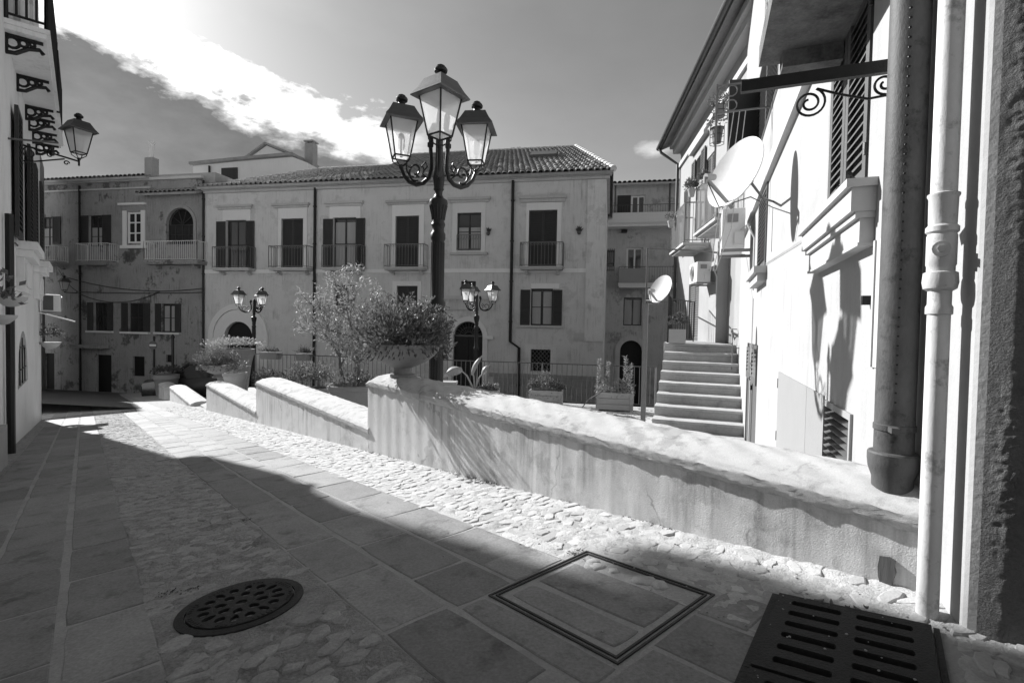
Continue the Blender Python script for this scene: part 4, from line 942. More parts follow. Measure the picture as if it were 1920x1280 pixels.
# small shuttered window with sill, upper window
a, b, c, d = W['small']; louvre(rh, RF, a, b, c, d, -.02, 'wood_near', .05); m_ = MB(); m_.box(RF, a - .1, b + .12, .001, .13, c - .07, c); m_.box(RF, a - .06, b + .06, .001, .09, c - .16, c - .071); m_.build('sill', M['white_trim'], rh)
a, b, c, d = W['upper']; louvre(rh, RF, a, (a + b) / 2, c, d, -.03, 'wood_dark', .06); louvre(rh, RF, (a + b) / 2 + .003, b, c, d, -.03, 'wood_dark', .06)
louvre(rh, Frame(RF.p(a, 0, 0).xy, 201 + 75), 0, .4, c, d, -.03, 'wood_dark', .06)
a, b, c, d = W['door']; m_ = MB(); mid = (a + b) / 2; m_.box(RF, a, mid - .004, -.05, -.02, c, d); m_.box(RF, mid + .004, b, -.05, -.02, c, d); dr = m_.build('door', M['wood_near'], rh)
louvre(rh, RF, a + .06, mid - .06, d - .5, d - .06, -.02, 'wood_near', .05, name='door_vent'); louvre(rh, RF, mid + .06, b - .06, d - .5, d - .06, -.02, 'wood_near', .05, name='door_vent')
m_ = MB(); m_.box(RF, mid - .05, mid + .02, -.018, .01, 1.0, 1.06); m_.tube([RF.p(mid + .03, -.005, 1.2), RF.p(mid + .03, .03, 1.16), RF.p(mid + .03, .0, 1.12)], .008, 5); m_.build('door_handle', M['iron'], dr)
a, b, c, d = W['vent']; v_ = MB(); v_.box(RF, a - .02, a, -.02, .012, c, d); v_.box(RF, b, b + .022, -.02, .012, c, d + .03); v_.box(RF, a, b, -.02, .012, d, d + .03); vf = v_.build('vent_frame', M['hatch'], rh)
k = 0; zz = c
while zz < d - .02:
    m_ = MB(); m_.hexa([RF.p(u, dd, z_) for u, dd, z_ in ((a, .008, zz), (b, .008, zz), (b, -.05, zz + .026), (a, -.05, zz + .026), (a, .008, zz + .004), (b, .008, zz + .004), (b, -.05, zz + .030), (a, -.05, zz + .030))]); m_.build('vent_slat', M['wood_near'], vf); zz += .034; k += 1
# flush hatch doors
hz_ = RF.px(1465, 698)[1]; h0, h1, h2 = near(1465), near(1520), near(1552)
for p, q in ((h0, h1 - .003), (h1 + .003, h2)): m_ = MB(); m_.box(RF, p, q, .001, .009, .3, hz_); m_.build('hatch_door', M['hatch'], rh)
for zz in (hz_ - .1, .9): m_ = MB(); m_.tube([RF.p(h0 - .005, .008, zz - .04), RF.p(h0 - .005, .008, zz + .04)], .007, 6); m_.build('hinge', M['iron_grey'], rh)
# string course, meter box, clip, wall cables
m_ = MB(); zz = EYE + 1.64; m_.box(RF, near(1385), near(1512), .001, .05, zz, zz + .13); m_.build('string_course', M['white_trim'], rh)
m_ = MB(); u0, u1, z0, z1 = RF.rect(1640, 450, 1656, 690); m_.box(RF, u0, u0 + .02, .001, .012, z0, z1); m_.box(RF, u0 + .02, u1, .001, .006, z0, z1); m_.build('meter_box', M['white_trim'], rh)
u, z = RF.px(1632, 563); m_ = MB(); m_.box(RF, u - .008, u + .014, .0, .03, z - .018, z + .018); m_.build('wall_clip', M['iron'], rh)
for z_off in (0, .02):
    m_ = MB(); (u0, z0), (u1, z1) = RF.px(1412, 512), RF.px(1645, 365 + z_off * 300); m_.tube([RF.p(u0 + (u1 - u0) * s / 8, .008, z0 + z_off + (z1 - z0) * s / 8) for s in range(9)], .0025, 4); m_.build('wall_cable', M['cable_pale'], rh)
u = near(1412); m_ = MB(); m_.tube([RF.p(u, .01, .2), RF.p(u, .01, RF.px(1412, 560)[1])], .008, 5); m_.build('wall_cable', M['cable_pale'], rh)
# balcony overhead
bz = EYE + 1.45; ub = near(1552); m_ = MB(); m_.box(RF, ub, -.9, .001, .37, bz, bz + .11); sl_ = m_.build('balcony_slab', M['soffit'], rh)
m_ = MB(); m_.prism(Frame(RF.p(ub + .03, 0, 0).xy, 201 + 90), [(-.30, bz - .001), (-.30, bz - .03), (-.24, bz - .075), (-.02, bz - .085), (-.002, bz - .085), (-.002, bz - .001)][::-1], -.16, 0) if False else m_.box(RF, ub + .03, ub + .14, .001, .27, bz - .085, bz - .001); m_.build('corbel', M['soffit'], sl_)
m_ = MB(); railing(m_, [RF.p(ub + .03, .02, 0), RF.p(ub + .03, .34, 0), RF.p(-.95, .34, 0)], 0, .9, .09, .007); m_.v = [(x, y, z + bz + .11) for x, y, z in m_.v]; m_.build('balcony_railing', M['rail_grey'], sl_)
# ------------------------------------------------------------------ the next house up the steps
GF = Frame((RF.p(-10, 0, 0).x + .15, RF.p(-10, 0, 0).y + .5), 187)
fh = thing('stair_house', GF.p(-3, 0, 1.5), 'white house with flower balconies and gutter above the stone steps', 'building')
W.clear(); gz = EYE + 5.75
def gu(x): return GF.px(x, 500)[0]
gE = gu(1270)
W['door'] = (gu(1345), gu(1379), EYE - .25, EYE + 2.0); W['shut'] = (gu(1293), gu(1312), EYE - .25, RF.px(1300, 1)[1] if False else EYE + 1.7)
W['b1'] = (gE + .7, gE + 1.6, EYE + 2.16, EYE + 4.1); W['b2'] = (gu(1318), gu(1336), EYE + 2.16, EYE + 4.2); W['top'] = (gu(1301), gu(1312), GF.px(1306, 345)[1], GF.px(1306, 300)[1])
w = MB(); wall_open(w, GF, gE, 1.2, -.5, gz, list(W.values()), .3); w.add([GF.p(gE, 0, -2.5), GF.p(gE, -6, -2.5), GF.p(gE, -6, gz), GF.p(gE, 0, gz)], [(1, 0, 3, 2)]); w.add([GF.p(gE, 0, -2.5), GF.p(1.2, 0, -2.5), GF.p(1.2, 0, -.5), GF.p(gE, 0, -.5)], [(0, 1, 2, 3)]); w.build('wall', M['white_wall'], fh)
for k, r in W.items(): backing(fh, GF, *r, d=-.29)
a, b, c, d = W['door']; m_ = MB(); m_.box(GF, a, b, -.28, -.24, c, d); m_.build('door', M['plastic_grey'], fh)
for k in ('shut', 'b1', 'b2'):
    a, b, c, d = W[k]; mid = (a + b) / 2; louvre(fh, GF, a, mid, c, d, -.06, 'wood_near', .06); louvre(fh, GF, mid + .01, b, c, d, -.06, 'wood_near', .06)
a, b, c, d = W['top']; casement(fh, GF, a, b, c, d, -.1); louvre(fh, GF, b + .01, b + (b - a) * .6, c, d, .02, 'wood_near', .06); louvre(fh, GF, a - (b - a) * .6, a - .01, c, d, .02, 'wood_near', .06)
m_ = MB(); m_.box(GF, a - .5, b + .5, .001, .12, d + .25, d + .34); m_.build('lintel', M['white_trim'], fh)
m_ = MB(); m_.box(GF, gE - .05, 2.4, .001, .06, gz - .75, gz - .62); m_.box(GF, gE - .05, 2.4, .001, .22, gz - .28, gz - .14); m_.box(GF, gE - .05, 2.4, .001, .32, gz - .139, gz); m_.build('cornice', M['white_trim'], fh)
tile_roof(fh, GF.p(gE - .3, .55, gz + .02), GF.p(2.4, .55, gz + .02), GF.p(2.4, -3, gz + 1.2), GF.p(gE + 1, -3, gz + 1.2), budget=0, seed=8)
m_ = MB(); q = [GF.p(gE - .35, .62, gz), GF.p(2.4, .62, gz)]
m_.grid(lambda s, t_: q[0].lerp(q[1], s) + GF.n * (.07 * math.cos(math.pi * t_)) + Vector((0, 0, -.07 * math.sin(math.pi * t_))), 12, 6); m_.grid(lambda s, t_: q[0].lerp(q[1], 1 - s) + GF.n * (.062 * math.cos(math.pi * t_)) + Vector((0, 0, -.062 * math.sin(math.pi * t_))), 12, 6)
m_.add([q[0] + GF.n * (.07 * math.cos(math.pi * k / 6)) + Vector((0, 0, -.07 * math.sin(math.pi * k / 6))) for k in range(7)], [tuple(range(7))]); m_.build('gutter', M['iron_grey'], fh, smooth=True)
m_ = MB(); m_.tube([GF.p(gE - .2, .6, gz - .06), GF.p(gE - .15, .55, gz - .2), GF.p(gE + .04, .08, gz - .62), GF.p(gE + .04, .07, EYE - .2)], .045, 8); m_.build('downpipe', M['iron_grey'], fh, smooth=True)
def gbalc(w0, w1, label):
    z = EYE + 2.1; m_ = MB(); m_.box(GF, w0, w1, .001, .62, z - .05, z); m_.box(GF, w0 + .05, w1 - .05, .001, .56, z - .10, z - .051); sl = m_.build('balcony_slab', M['cap'], fh)
    for u in (w0 + .2, w1 - .2):
        b = MB(); b.prism(Frame(GF.p(u - .06, 0, 0).xy, 187 - 90), [(0.002, z - .101), (0.002, z - .42), (.16, z - .38), (.36, z - .22), (.42, z - .101)][::-1] if False else [(.002, z - .42), (.16, z - .38), (.36, z - .22), (.42, z - .101), (.002, z - .101)], 0, .12); b.build('bracket', M['cap'], sl)
    r = MB(); railing(r, [GF.p(w0 + .03, .03, z), GF.p(w0 + .03, .58, z), GF.p(w1 - .03, .58, z), GF.p(w1 - .03, .03, z)], z, .95, .085, .008); r.build('balcony_railing', M['rail_grey'], sl)
gw = lambda Y: (GF.o.y - Y) / math.cos(R_(7))
gbalc(gw(13.6), gw(11.9), ''); gbalc(gw(10.9), gw(9.2), '')
# ------------------------------------------------------------------ stone steps and landing
sc_ = thing('stone_staircase', RF.p(-9.5, .8, 0), 'flight of worn stone steps climbing beside the white wall', 'staircase')
Y0 = 9.77; zt = EYE - .25; NST = 9
def su(Y): return -Y / math.cos(R_(21))
for i in range(NST):
    Y = Y0 - .30 * i; z1 = zt - .17 * i; u1 = su(Y); u0 = su(Y + .34 if i else Y + .3); m_ = MB(); wd = 1.34 + .004 * i
    nz = MB(); n_ = 14
    def sp(s, q, u1=u1, z1=z1, wd=wd):
        d = .002 + wd * (1 - s); e = .012 * jn(s * 2.3 + z1 * 7, q * 2); pr = [(-.36, 0), (-.05, 0), (-.006, -.008), (0, -.03), (-.008, -.052), (-.03, -.06), (-.03, -.17)]
        k = q * 6; i_ = min(int(k), 5); f_ = k - i_; x = pr[i_][0] * (1 - f_) + pr[i_ + 1][0] * f_; zz = pr[i_][1] * (1 - f_) + pr[i_ + 1][1] * f_
        return RF.p(u1 + x + e * .4, d, z1 + zz + e * .25)
    nz.grid(lambda s, q: sp(1 - s, q), n_, 12)
    L = [sp(0, q / 12) for q in range(13)]; bk = RF.p(u1 - .36, .002 + wd, z1 - .17); nz.add(L + [bk], [tuple(range(14))])
    nz.build('step', M['step'], sc_, smooth=True)
m_ = MB(); m_.hexa([RF.p(u, d, z) for u, d, z in ((su(Y0) - .02, 1.30, -.1), (su(Y0 - .3 * 8), 1.30, -.1), (su(Y0 - .3 * 8), .01, -.1), (su(Y0) - .02, .01, -.1), (su(Y0) - .02, 1.30, zt - .18), (su(Y0 - .3 * 8), 1.30, zt - 1.55), (su(Y0 - .3 * 8), .01, zt - 1.55), (su(Y0) - .02, .01, zt - .18))]); m_.build('stair_core', M['step'], sc_)
m_ = MB(); P1, P2 = RF.p(su(Y0 + .2), 1.40, 0), RF.p(su(Y0 + .2), -.2, 0); P3 = GF.p(-3.0, -.3, 0); P4 = P1 - RF.u * 3.0
m_.hexa([Vector((p.x, p.y, z)) for z in (-.5, zt) for p in (P1, P2, P3, P4)]); m_.build('landing', M['step'], sc_)
ld = thing('landing_railing', P1 + Vector((0, 0, zt)), 'thin iron railing round the landing above the steps', 'railing')
m_ = MB(); V = lambda p, z=0: Vector((p.x, p.y, zt + z))
A, B = P1 + RF.n * -.08, P4 + RF.n * -.08
railing(m_, [V(A), V(A.lerp(B, .35))], 0, 1.0, .10, .014, top=.024); m_.build('near_panel', M['iron'], ld)
m_ = MB(); railing(m_, [V(A.lerp(B, .25)), V(A.lerp(B, .25).lerp(P3, .55))], 0, .95, .12, .010); m_.build('cross_panel', M['iron'], ld)
m_ = MB(); railing(m_, [V(A.lerp(B, .27)), V(B)], 0, .95, .16, .008); m_.build('side_panel', M['iron_grey'], ld)
hr = thing('handrail', RF.p(su(9.5), .1, zt), 'short bent handrail on the wall at the top of the steps', 'handrail')
m_ = MB(); m_.tube([RF.p(su(9.9), .03, zt + .05), RF.p(su(9.7), .12, zt + .3), RF.p(su(9.2), .12, zt + .05), RF.p(su(9.2), .12, zt - .45)], .012, 6); m_.tube([RF.p(su(9.7), .12, zt + .3), RF.p(su(9.7), .02, zt + .3)], .01, 6); m_.tube([RF.p(su(9.2), .12, zt - .05), RF.p(su(9.2), .0, zt - .05)], .01, 6); m_.build('rail', M['rail_grey'], hr)
# tall post with a thin frame above
tp_ = thing('frame_post', RF.p(su(7.25), 1.46, 0), 'tall thin metal post beside the steps carrying a bare frame', 'post')
m_ = MB(); pb = RF.p(su(7.3), 1.47, 0); zp = EYE + .42; m_.box(Frame(pb.xy, 201), -.035, .035, -.035, .035, 0.0, zp); m_.build('post', M['rail_grey'], tp_)
m_ = MB(); zt2 = EYE + 1.27; m_.tube([(pb.x, pb.y, zp - .2), (pb.x, pb.y, zt2), RF.p(su(7.6), .9, zt2), RF.p(su(8.3), .02, zt2)], .014, 6); m_.build('frame', M['iron_grey'], tp_)
# ------------------------------------------------------------------ drainpipes on the corner
u = RF.px(1692, 400, .06)[0]
dp = thing('drainpipe', RF.p(u, .06, EYE - .46), 'thick dark riveted drainpipe standing on the parapet end', 'drainpipe'); r = .051
m_ = MB(); zb = EYE - .40; m_.tube([RF.p(u + .004, .06, zb - .02), RF.p(u - .004, .06, 6.5)], r, 24); m_.build('pipe', M['pipe_big'], dp, smooth=True)
m_ = MB(); m_.lathe(RF.p(u + .004, .06, EYE - .505), ((.050, .0), (.052, .02), (.053, .07), (.063, .10), (.066, .125), (.066, .145), (.062, .15), (.053, .152)), 24); m_.build('socket', M['pipe_big'], dp, smooth=True)
m_ = MB(); m_.lathe(RF.p(u + .004, .06, EYE - .29), ((.0515, 0), (.054, .002), (.054, .018), (.0515, .02)), 24); m_.box(RF, u + .052, u + .085, .07, .09, EYE - .288, EYE - .272); m_.build('clamp', M['pipe_big'], dp, smooth=True)
m_ = MB()
for k in range(60):
    z = EYE - .2 + k * .028; g2 = R_(201 + 90); P = RF.p(u, .06, z) + (-RF.p(u, .06, 0).normalized() + RF.u * .12).normalized() * (r - .0015); m_.lathe(P, ((.002, -.005), (.0055, -.002), (.0055, .002), (.002, .005)), 7)
m_.build('rivets', M['iron'], dp)
u2 = RF.px(1764, 500, .05)[0]
tp2 = thing('thin_pipe', RF.p(u2, .05, EYE - .74), 'slender pale pipe with screw fittings running down the corner', 'pipe')
m_ = MB(); m_.tube([RF.p(u2 + .006, .05, EYE - .76), RF.p(u2, .05, EYE + .09)], .024, 18); m_.tube([RF.p(u2, .05, EYE + .30), RF.p(u2 - .006, .05, 6.5)], .0275, 18); m_.build('pipe', M['pipe_thin'], tp2, smooth=True)
m_ = MB(); zz = lambda y: EYE + (629 - y) / 939 * 1.26
prof = [(.024, zz(590)), (.028, zz(588)), (.028, zz(575)), (.0245, zz(570)), (.0245, zz(545)), (.034, zz(540)), (.037, zz(528)), (.035, zz(510)), (.029, zz(508)), (.029, zz(498)), (.031, zz(495)), (.031, zz(440)), (.029, zz(437)), (.034, zz(433)), (.034, zz(424)), (.029, zz(420)), (.030, zz(370)), (.033, zz(366)), (.033, zz(362)), (.0275, zz(360))]
m_.lathe(RF.p(u2, .05, 0), prof, 18); m_.build('fitting', M['pipe_thin'], tp2, smooth=True)
m_ = MB(); P = RF.p(u2, .05, zz(468)); dv = (-Vector((P.x, P.y, 0))).normalized(); m_.tube([P, P + dv * .040], .019, 14); m_.tube([P + dv * .040, P + dv * .046], .009, 6); m_.build('plug', M['pipe_thin'], tp2, smooth=True)
m_ = MB(); P = RF.p(u2, .05, zz(405)); m_.tube([P, RF.p(u2 - .05, .045, zz(425))], [.016, .014], 12); m_.build('branch', M['pipe_thin'], tp2, smooth=True)
# chipped plaster lumps by the pipe and ledge under it
# ------------------------------------------------------------------ wrought iron bar bracket on the wall
br = thing('iron_bracket', RF.p(RF.px(1660, 140)[0], 0, EYE + .953), 'black wrought iron bar with scrolls reaching out over the steps', 'bracket')
ub_ = -1.93; QF = Frame(RF.p(ub_, 0, 0).xy, 201 - 90)      # plane across the street; u along -n
zb = EYE + .953; m_ = MB(); m_.hexa([RF.p(ub_ + e, d, zb + h) for h in (-.022, .022) for e, d in ((-.012, .0), (.012, .0), (.012, .50), (-.012, .50))]); m_.build('bar', M['iron'], br)
def spiral(c0, z0, r0, turns, sgn, start, n=40, shrink=.75):
    return [RF.p(ub_, c0 + sgn * r0 * (1 - shrink * k / n) * math.cos(start + 2 * math.pi * turns * k / n), z0 + r0 * (1 - shrink * k / n) * math.sin(start + 2 * math.pi * turns * k / n)) for k in range(n + 1)]
m_ = MB(); m_.tube([RF.p(ub_, d, z) for d, z in ((.02, zb - .10), (.08, zb - .105), (.17, zb - .075), (.24, zb - .045))] + spiral(.265, zb - .095, .055, 1.9, 1, math.pi / 2 + .4), .0045, 6); m_.build('scroll', M['iron'], br, smooth=True)
m_ = MB(); m_.tube([RF.p(ub_, .0, zb - .10), RF.p(ub_, .02, zb - .10)] + spiral(.03, zb - .06, .036, 1.4, 1, -math.pi / 2), .0045, 6); m_.build('scroll', M['iron'], br, smooth=True)
# ------------------------------------------------------------------ house on the left
c0 = S(8.8, -2.4); LF = Frame((c0.x, c0.y), -40.5); LF.o = LF.o + LF.u * .55
lh = thing('left_house', LF.p(-4, 0, .2), 'pale shaded house on the left with iron bracketed balconies', 'building')
W.clear(); zl = EYE + 3.05
W['s1'] = (-4.45, -3.35, EYE + .95, EYE + 2.45); W['s2'] = (-1.75, -.85, EYE + .95, EYE + 2.45); W['bal1'] = (-4.6, -3.7, zl + .12, zl + 2.2); W['bal2'] = (-2.2, -1.4, zl + .12, zl + 2.2)
a, b = LF.px(33, 670)[0], LF.px(52, 670)[0]; W['arch'] = (a, b, LF.px(42, 722)[1], LF.px(42, 620)[1])
w = MB(); wall_open(w, LF, -10.1, 0, -1.5, 8.6, list(W.values()), .2); q = W['arch']; r_ = (q[1] - q[0]) / 2; arch_fill(w, LF, q[0], q[1], q[3] - r_, q[3])
w.add([LF.p(0, 0, -2), LF.p(0, -8, -2), LF.p(0, -8, 8.6), LF.p(0, 0, 8.6), LF.p(-10.1, 0, 8.6), LF.p(-10.1, -8, 8.6), LF.p(-10.1, 0, -2), LF.p(-10.1, -8, -2)], [(0, 1, 2, 3), (3, 2, 5, 4), (6, 4, 5, 7)]); w.build('wall', M['left_wall'], lh)
for k, r in W.items(): backing(lh, LF, *r, d=-.19)
for k in ('s1', 's2'):
    a, b, c, d = W[k]; casement(lh, LF, a, b, c, d, -.12)
    louvre(lh, LF, b + .01, b + (b - a) * .52, c, d, .03, 'wood_dark', .06); louvre(lh, LF, a - (b - a) * .52, a - .01, c, d, .03, 'wood_dark', .06)
    m_ = MB(); m_.box(LF, a - .15, b + .15, .001, .20, c - .1, c - .002); m_.box(LF, a - .1, b + .1, .001, .15, c - .19, c - .101); m_.box(LF, a - .05, b + .05, .001, .07, c - .62, c - .191); m_.build('sill', M['left_wall'], lh)
    m_ = MB(); m_.box(LF, a + .1, b - .1, .071, .09, c - .55, c - .26); m_.build('sill_panel', M['left_wall'], lh)
for k in ('bal1', 'bal2'): casement(lh, LF, *W[k], -.1)
for u0, u1 in ((-5.6, -3.0), (-2.7, -1.0)):
    m_ = MB(); m_.box(LF, u0, u1, .001, .33, zl, zl + .05); m_.box(LF, u0 - .02, u1 + .02, .001, .36, zl + .051, zl + .1); sl = m_.build('balcony_slab', M['left_wall'], lh)
    for k in range(3):
        u = u0 + .12 + (u1 - u0 - .24) * k / 2; b = MB()
        top = [LF.p(u, .0, zl - .015), LF.p(u, .30, zl - .015)]; low = [LF.p(u, .0, zl - .20), LF.p(u, .08, zl - .19), LF.p(u, .18, zl - .11), LF.p(u, .27, zl - .09), LF.p(u, .30, zl - .13)]
        b.tube(top, .02, 6); b.tube(low, .022, 6); b.tube([LF.p(u, .006, zl), LF.p(u, .006, zl - .21)], .02, 6)
        for cd_, cz, cr in ((.055, -.085, .055), (.14, -.065, .035), (.21, -.05, .022)): b.tube([LF.p(u, cd_ + cr * math.cos(t_), zl + cz + cr * math.sin(t_)) for t_ in [j * math.pi / 6 for j in range(13)]], .016, 5)
        b.build('bracket', M['iron'], sl)
    r = MB(); railing(r, [LF.p(u0, .02, 0), LF.p(u0, .33, 0), LF.p(u1, .33, 0), LF.p(u1, .02, 0)], 0, .95, .07, .012); r.v = [(x, y, z + zl + .1) for x, y, z in r.v]; r.build('balcony_railing', M['iron'], sl)
m_ = MB(); m_.box(LF, -10.2, .3, .001, .3, 8.35, 8.6); m_.build('eave', M['left_wall'], lh)
a, b, c, d = W['arch']; m_ = MB()
for k in range(4): u = a + (b - a) * (k + .5) / 4; m_.tube([LF.p(u, -.02, c), LF.p(u, -.02, d - .1)], .01, 4)
for zz in (c + .2, c + .5, c + .8): m_.tube([LF.p(a, -.02, zz), LF.p(b, -.02, zz)], .01, 4)
m_.build('window_grille', M['iron'], lh)
u = LF.px(19, 600, .05)[0]; m_ = MB(); m_.tube([LF.p(u, .05, street_z(0) - 1.2), LF.p(u, .05, LF.px(18, 402, .05)[1])], .035, 8); m_.build('downpipe', M['iron'], lh, smooth=True)
m_ = MB(); u1_ = LF.px(14, 820, .1)[0]; m_.box(LF, u1_ - 2, u1_, .001, .10, -.5, LF.px(10, 800, .1)[1]); m_.build('plinth', M['ashlar'], lh)
m_ = MB(); (u0, z0), (u1, z1) = LF.px(24, 455), LF.px(76, 497); m_.tube([LF.p(u0 + (u1 - u0) * s / 8, .02, z0 + (z1 - z0) * s / 8 - .1 * (s / 8) * (1 - s / 8)) for s in range(9)], .01, 4); m_.build('wall_cable', M['cable'], lh)

# house further down on the left, hidden behind the left house; its shadow falls across the street
hb = thing('hidden_house', S(26, -4, 0), 'house beyond the left house, behind its corner', 'building'); m_ = MB()
m_.hexa([(S(a, b).x, S(a, b).y, z) for z in (-2.5, 8.8) for a, b in ((24, -3.15), (28.5, -3.15), (28.5, -9), (24, -9))][::1]); m_.build('wall', M['old_facade'], hb)
# ------------------------------------------------------------------ lamps
def at(x, y, Y): r = ray(x, y); return r * (Y / r.y) + EYEV
def lantern(parent, c, rot, k=1.0, iron='iron', name='lantern'):
    """square tapering street lantern; c = centre of the glass bottom"""
    c = Vector(c)
    def pt(r, i, z): g_ = rot + math.pi / 2 * i; return c + Vector((r * math.cos(g_) * k, r * math.sin(g_) * k, z * k))
    fr_ = MB()
    for i in range(4):
        fr_.tube([pt(.093, i, 0), pt(.163, i, .30)], .0075 * k, 5); fr_.tube([pt(.093, i, 0), pt(.093, i + 1, 0)], .008 * k, 5); fr_.tube([pt(.163, i, .30), pt(.163, i + 1, .30)], .009 * k, 5)
        fr_.tube([pt(.088, i, -.004), pt(.085, i, -.03), pt(.045, i, -.06), pt(.018, i, -.075)], .006 * k, 5)
    fr_.lathe(c + Vector((0, 0, -.10 * k)), ((.012 * k, 0), (.02 * k, .01 * k), (.022 * k, .03 * k), (.012 * k, .035 * k)), 8)
    body_ = fr_.build(name, M[iron], parent)
    for i in range(4):
        g_ = MB(); g_.add([pt(.090, i, .004), pt(.090, i + 1, .004), pt(.158, i + 1, .296), pt(.158, i, .296)], [(0, 1, 2, 3)]); g_.build('pane', M['frosted'], body_)
    g_ = MB(); g_.add([pt(.090, i, .003) for i in range(4)], [(0, 1, 2, 3)]); g_.build('pane', M['frosted'], body_)
    r_ = MB(); r_.lathe(c, [(a * k, z * k) for a, z in ((.150, .292), (.228, .290), (.230, .298), (.185, .345), (.165, .372), (.128, .425), (.062, .437), (.05, .44))], 4, rot); r_.build('roof', M['lamp_roof'], body_)
    f_ = MB(); f_.lathe(c, [(a * k, z * k) for a, z in ((.045, .438), (.032, .455), (.03, .475), (.05, .485), (.053, .50), (.045, .515), (.03, .522), (.032, .53), (.015, .54), (.004, .542))], 12); f_.build('finial', M[iron], body_, smooth=True)
    b_ = MB(); b_.lathe(c, [(a * k, z * k) for a, z in ((.012, .0), (.014, .06), (.03, .08), (.032, .17), (.02, .2), (.004, .21))], 10); b_.build('bulb', M['plastic_white'], body_, smooth=True)
    return body_
def lamppost(loc, rot, label, group=None, k_=1.0, rho=1.0):
    t = thing('street_lamp', loc, label, 'street lamp', group); b = Vector(loc); Z = EYE + loc[2]
    prof = [(.15, -1.78), (.15, -1.62), (.11, -1.56), (.10, -1.3), (.115, -1.27), (.085, -1.2), (.08, -.95), (.09, -.92), (.07, -.86), (.064, .15), (.078, .17), (.080, .2), (.064, .23), (.06, .72), (.072, .74), (.072, .78), (.058, .80), (.056, .83), (.068, .86), (.056, .89), (.062, .92), (.078, 1.0), (.090, 1.04), (.084, 1.065), (.05, 1.085), (.036, 1.11), (.038, 1.14), (.05, 1.155), (.046, 1.17), (.05, 1.2), (.056, 1.25), (.048, 1.30), (.036, 1.36), (.034, 1.60), (.04, 1.62), (.02, 1.64)]
    p = MB(); p.lathe((b.x, b.y, 0), [(r * k_ * .88, Z + (z * k_ if z > 0 else z)) for r, z in prof], 20); p.build('post', M['iron'], t, smooth=True)
    f_ = MB()
    for k in range(16):
        g_ = 2 * math.pi * k / 16; f_.tube([Vector((b.x + .053 * k_ * math.cos(g_), b.y + .053 * k_ * math.sin(g_), Z + z * k_)) for z in (.24, .71)], .005, 4); f_.tube([Vector((b.x + .057 * k_ * math.cos(g_), b.y + .057 * k_ * math.sin(g_), Z + z)) for z in (-.85, .14)], .005, 4)
        f_.tube([Vector((b.x + r * .88 * k_ * math.cos(g_), b.y + r * .88 * k_ * math.sin(g_), Z + z * k_)) for r, z in ((.058, .90), (.066, .95), (.083, 1.02))], .006, 4)
    f_.build('fluting', M['iron'], t)
    for i in range(3):
        g_ = rot + i * 2 * math.pi / 3; e = Vector((math.cos(g_), math.sin(g_), 0))
        P = lambda r, z: Vector((b.x, b.y, 0)) + e * r * k_ * (1 if r < .08 else rho) + Vector((0, 0, Z + z * k_))
        a = MB(); a.tube([P(r, z) for r, z in ((.085, 1.545), (.10, 1.565), (.118, 1.555), (.118, 1.53), (.10, 1.515), (.08, 1.525), (.068, 1.555))], .012, 6)
        a.tube([P(r, z) for r, z in ((.068, 1.555), (.075, 1.60), (.10, 1.605), (.095, 1.50), (.075, 1.40), (.075, 1.33), (.11, 1.265), (.17, 1.225), (.25, 1.215), (.33, 1.245), (.39, 1.30), (.42, 1.36), (.43, 1.40))], [.012, .014, .016, .018, .018, .018, .019, .021, .021, .019, .017, .016, .016], 8)
        sp = [P(.26 + (.085 * (1 - .72 * k / 26)) * math.cos(-1.9 + .27 * k), 1.33 + (.085 * (1 - .72 * k / 26)) * math.sin(-1.9 + .27 * k)) for k in range(27)]; a.tube(sp, .0095, 6)
        a.tube([P(r, z) for r, z in ((.20, 1.36), (.15, 1.40), (.13, 1.36), (.16, 1.33), (.18, 1.36))], .008, 5); a.tube([P(r, z) for r, z in ((.14, 1.27), (.18, 1.30), (.16, 1.34))], .008, 5); a.tube([P(r, z) for r, z in ((.33, 1.37), (.37, 1.40), (.36, 1.34), (.33, 1.30))], .008, 5)
        arm = a.build('arm', M['iron'], t, smooth=True)
        lantern(t, P(.43, 1.465), g_, k_)
    return t
L1 = at(819, 600, 4.5)
lamppost((L1.x, L1.y, 0), R_(-90 + 9), 'large three-armed street lamp in the middle behind the flower bowl', k_=1.052, rho=.88)
L2 = at(893, 640, 13.6); lamppost((L2.x, L2.y, square_z(L2.x, L2.y)), R_(-10), 'three-armed street lamp before the right arched door of the palazzo')
L3 = at(476, 640, 16.0); lamppost((L3.x, L3.y, square_z(L3.x, L3.y)), R_(90), 'three-armed street lamp before the left arched portal')
wl = at(148, 287, 6.95)
wt = thing('wall_lantern', wl, 'street lantern on a scrolled iron arm fixed to the left house', 'wall lantern')
lantern(wt, wl, R_(20))
q = wl - Vector((0, 0, .12)); du = (wl - LF.o).dot(LF.u); dd = (wl - LF.o).dot(LF.n); zq = wl.z - .115
m_ = MB(); A = lambda d, z: LF.p(du, d, zq + z)
m_.tube([A(0, .09), A(dd * .5, .05), A(dd, 0)], .012, 6); m_.tube([A(dd, .05), A(dd, -.06)], .012, 6); m_.tube([A(0, -.12), A(dd * .25, -.10), A(dd * .5, -.05), A(dd * .75, 0)], .010, 6)
for cx, cz, cr, n_ in ((.16, .0, .085, 26), (.50, .02, .04, 20), (.78, -.05, .032, 20), (.04, -.14, .035, 18)):
    m_.tube([A(dd * cx + cr * (1 - .7 * k / n_) * math.cos(.35 * k), cz + cr * (1 - .7 * k / n_) * math.sin(.35 * k)) for k in range(n_)], .008, 5)
m_.tube([A(.005, -.22), A(.005, .16)], .012, 6); m_.build('arm', M['iron'], wt, smooth=True)
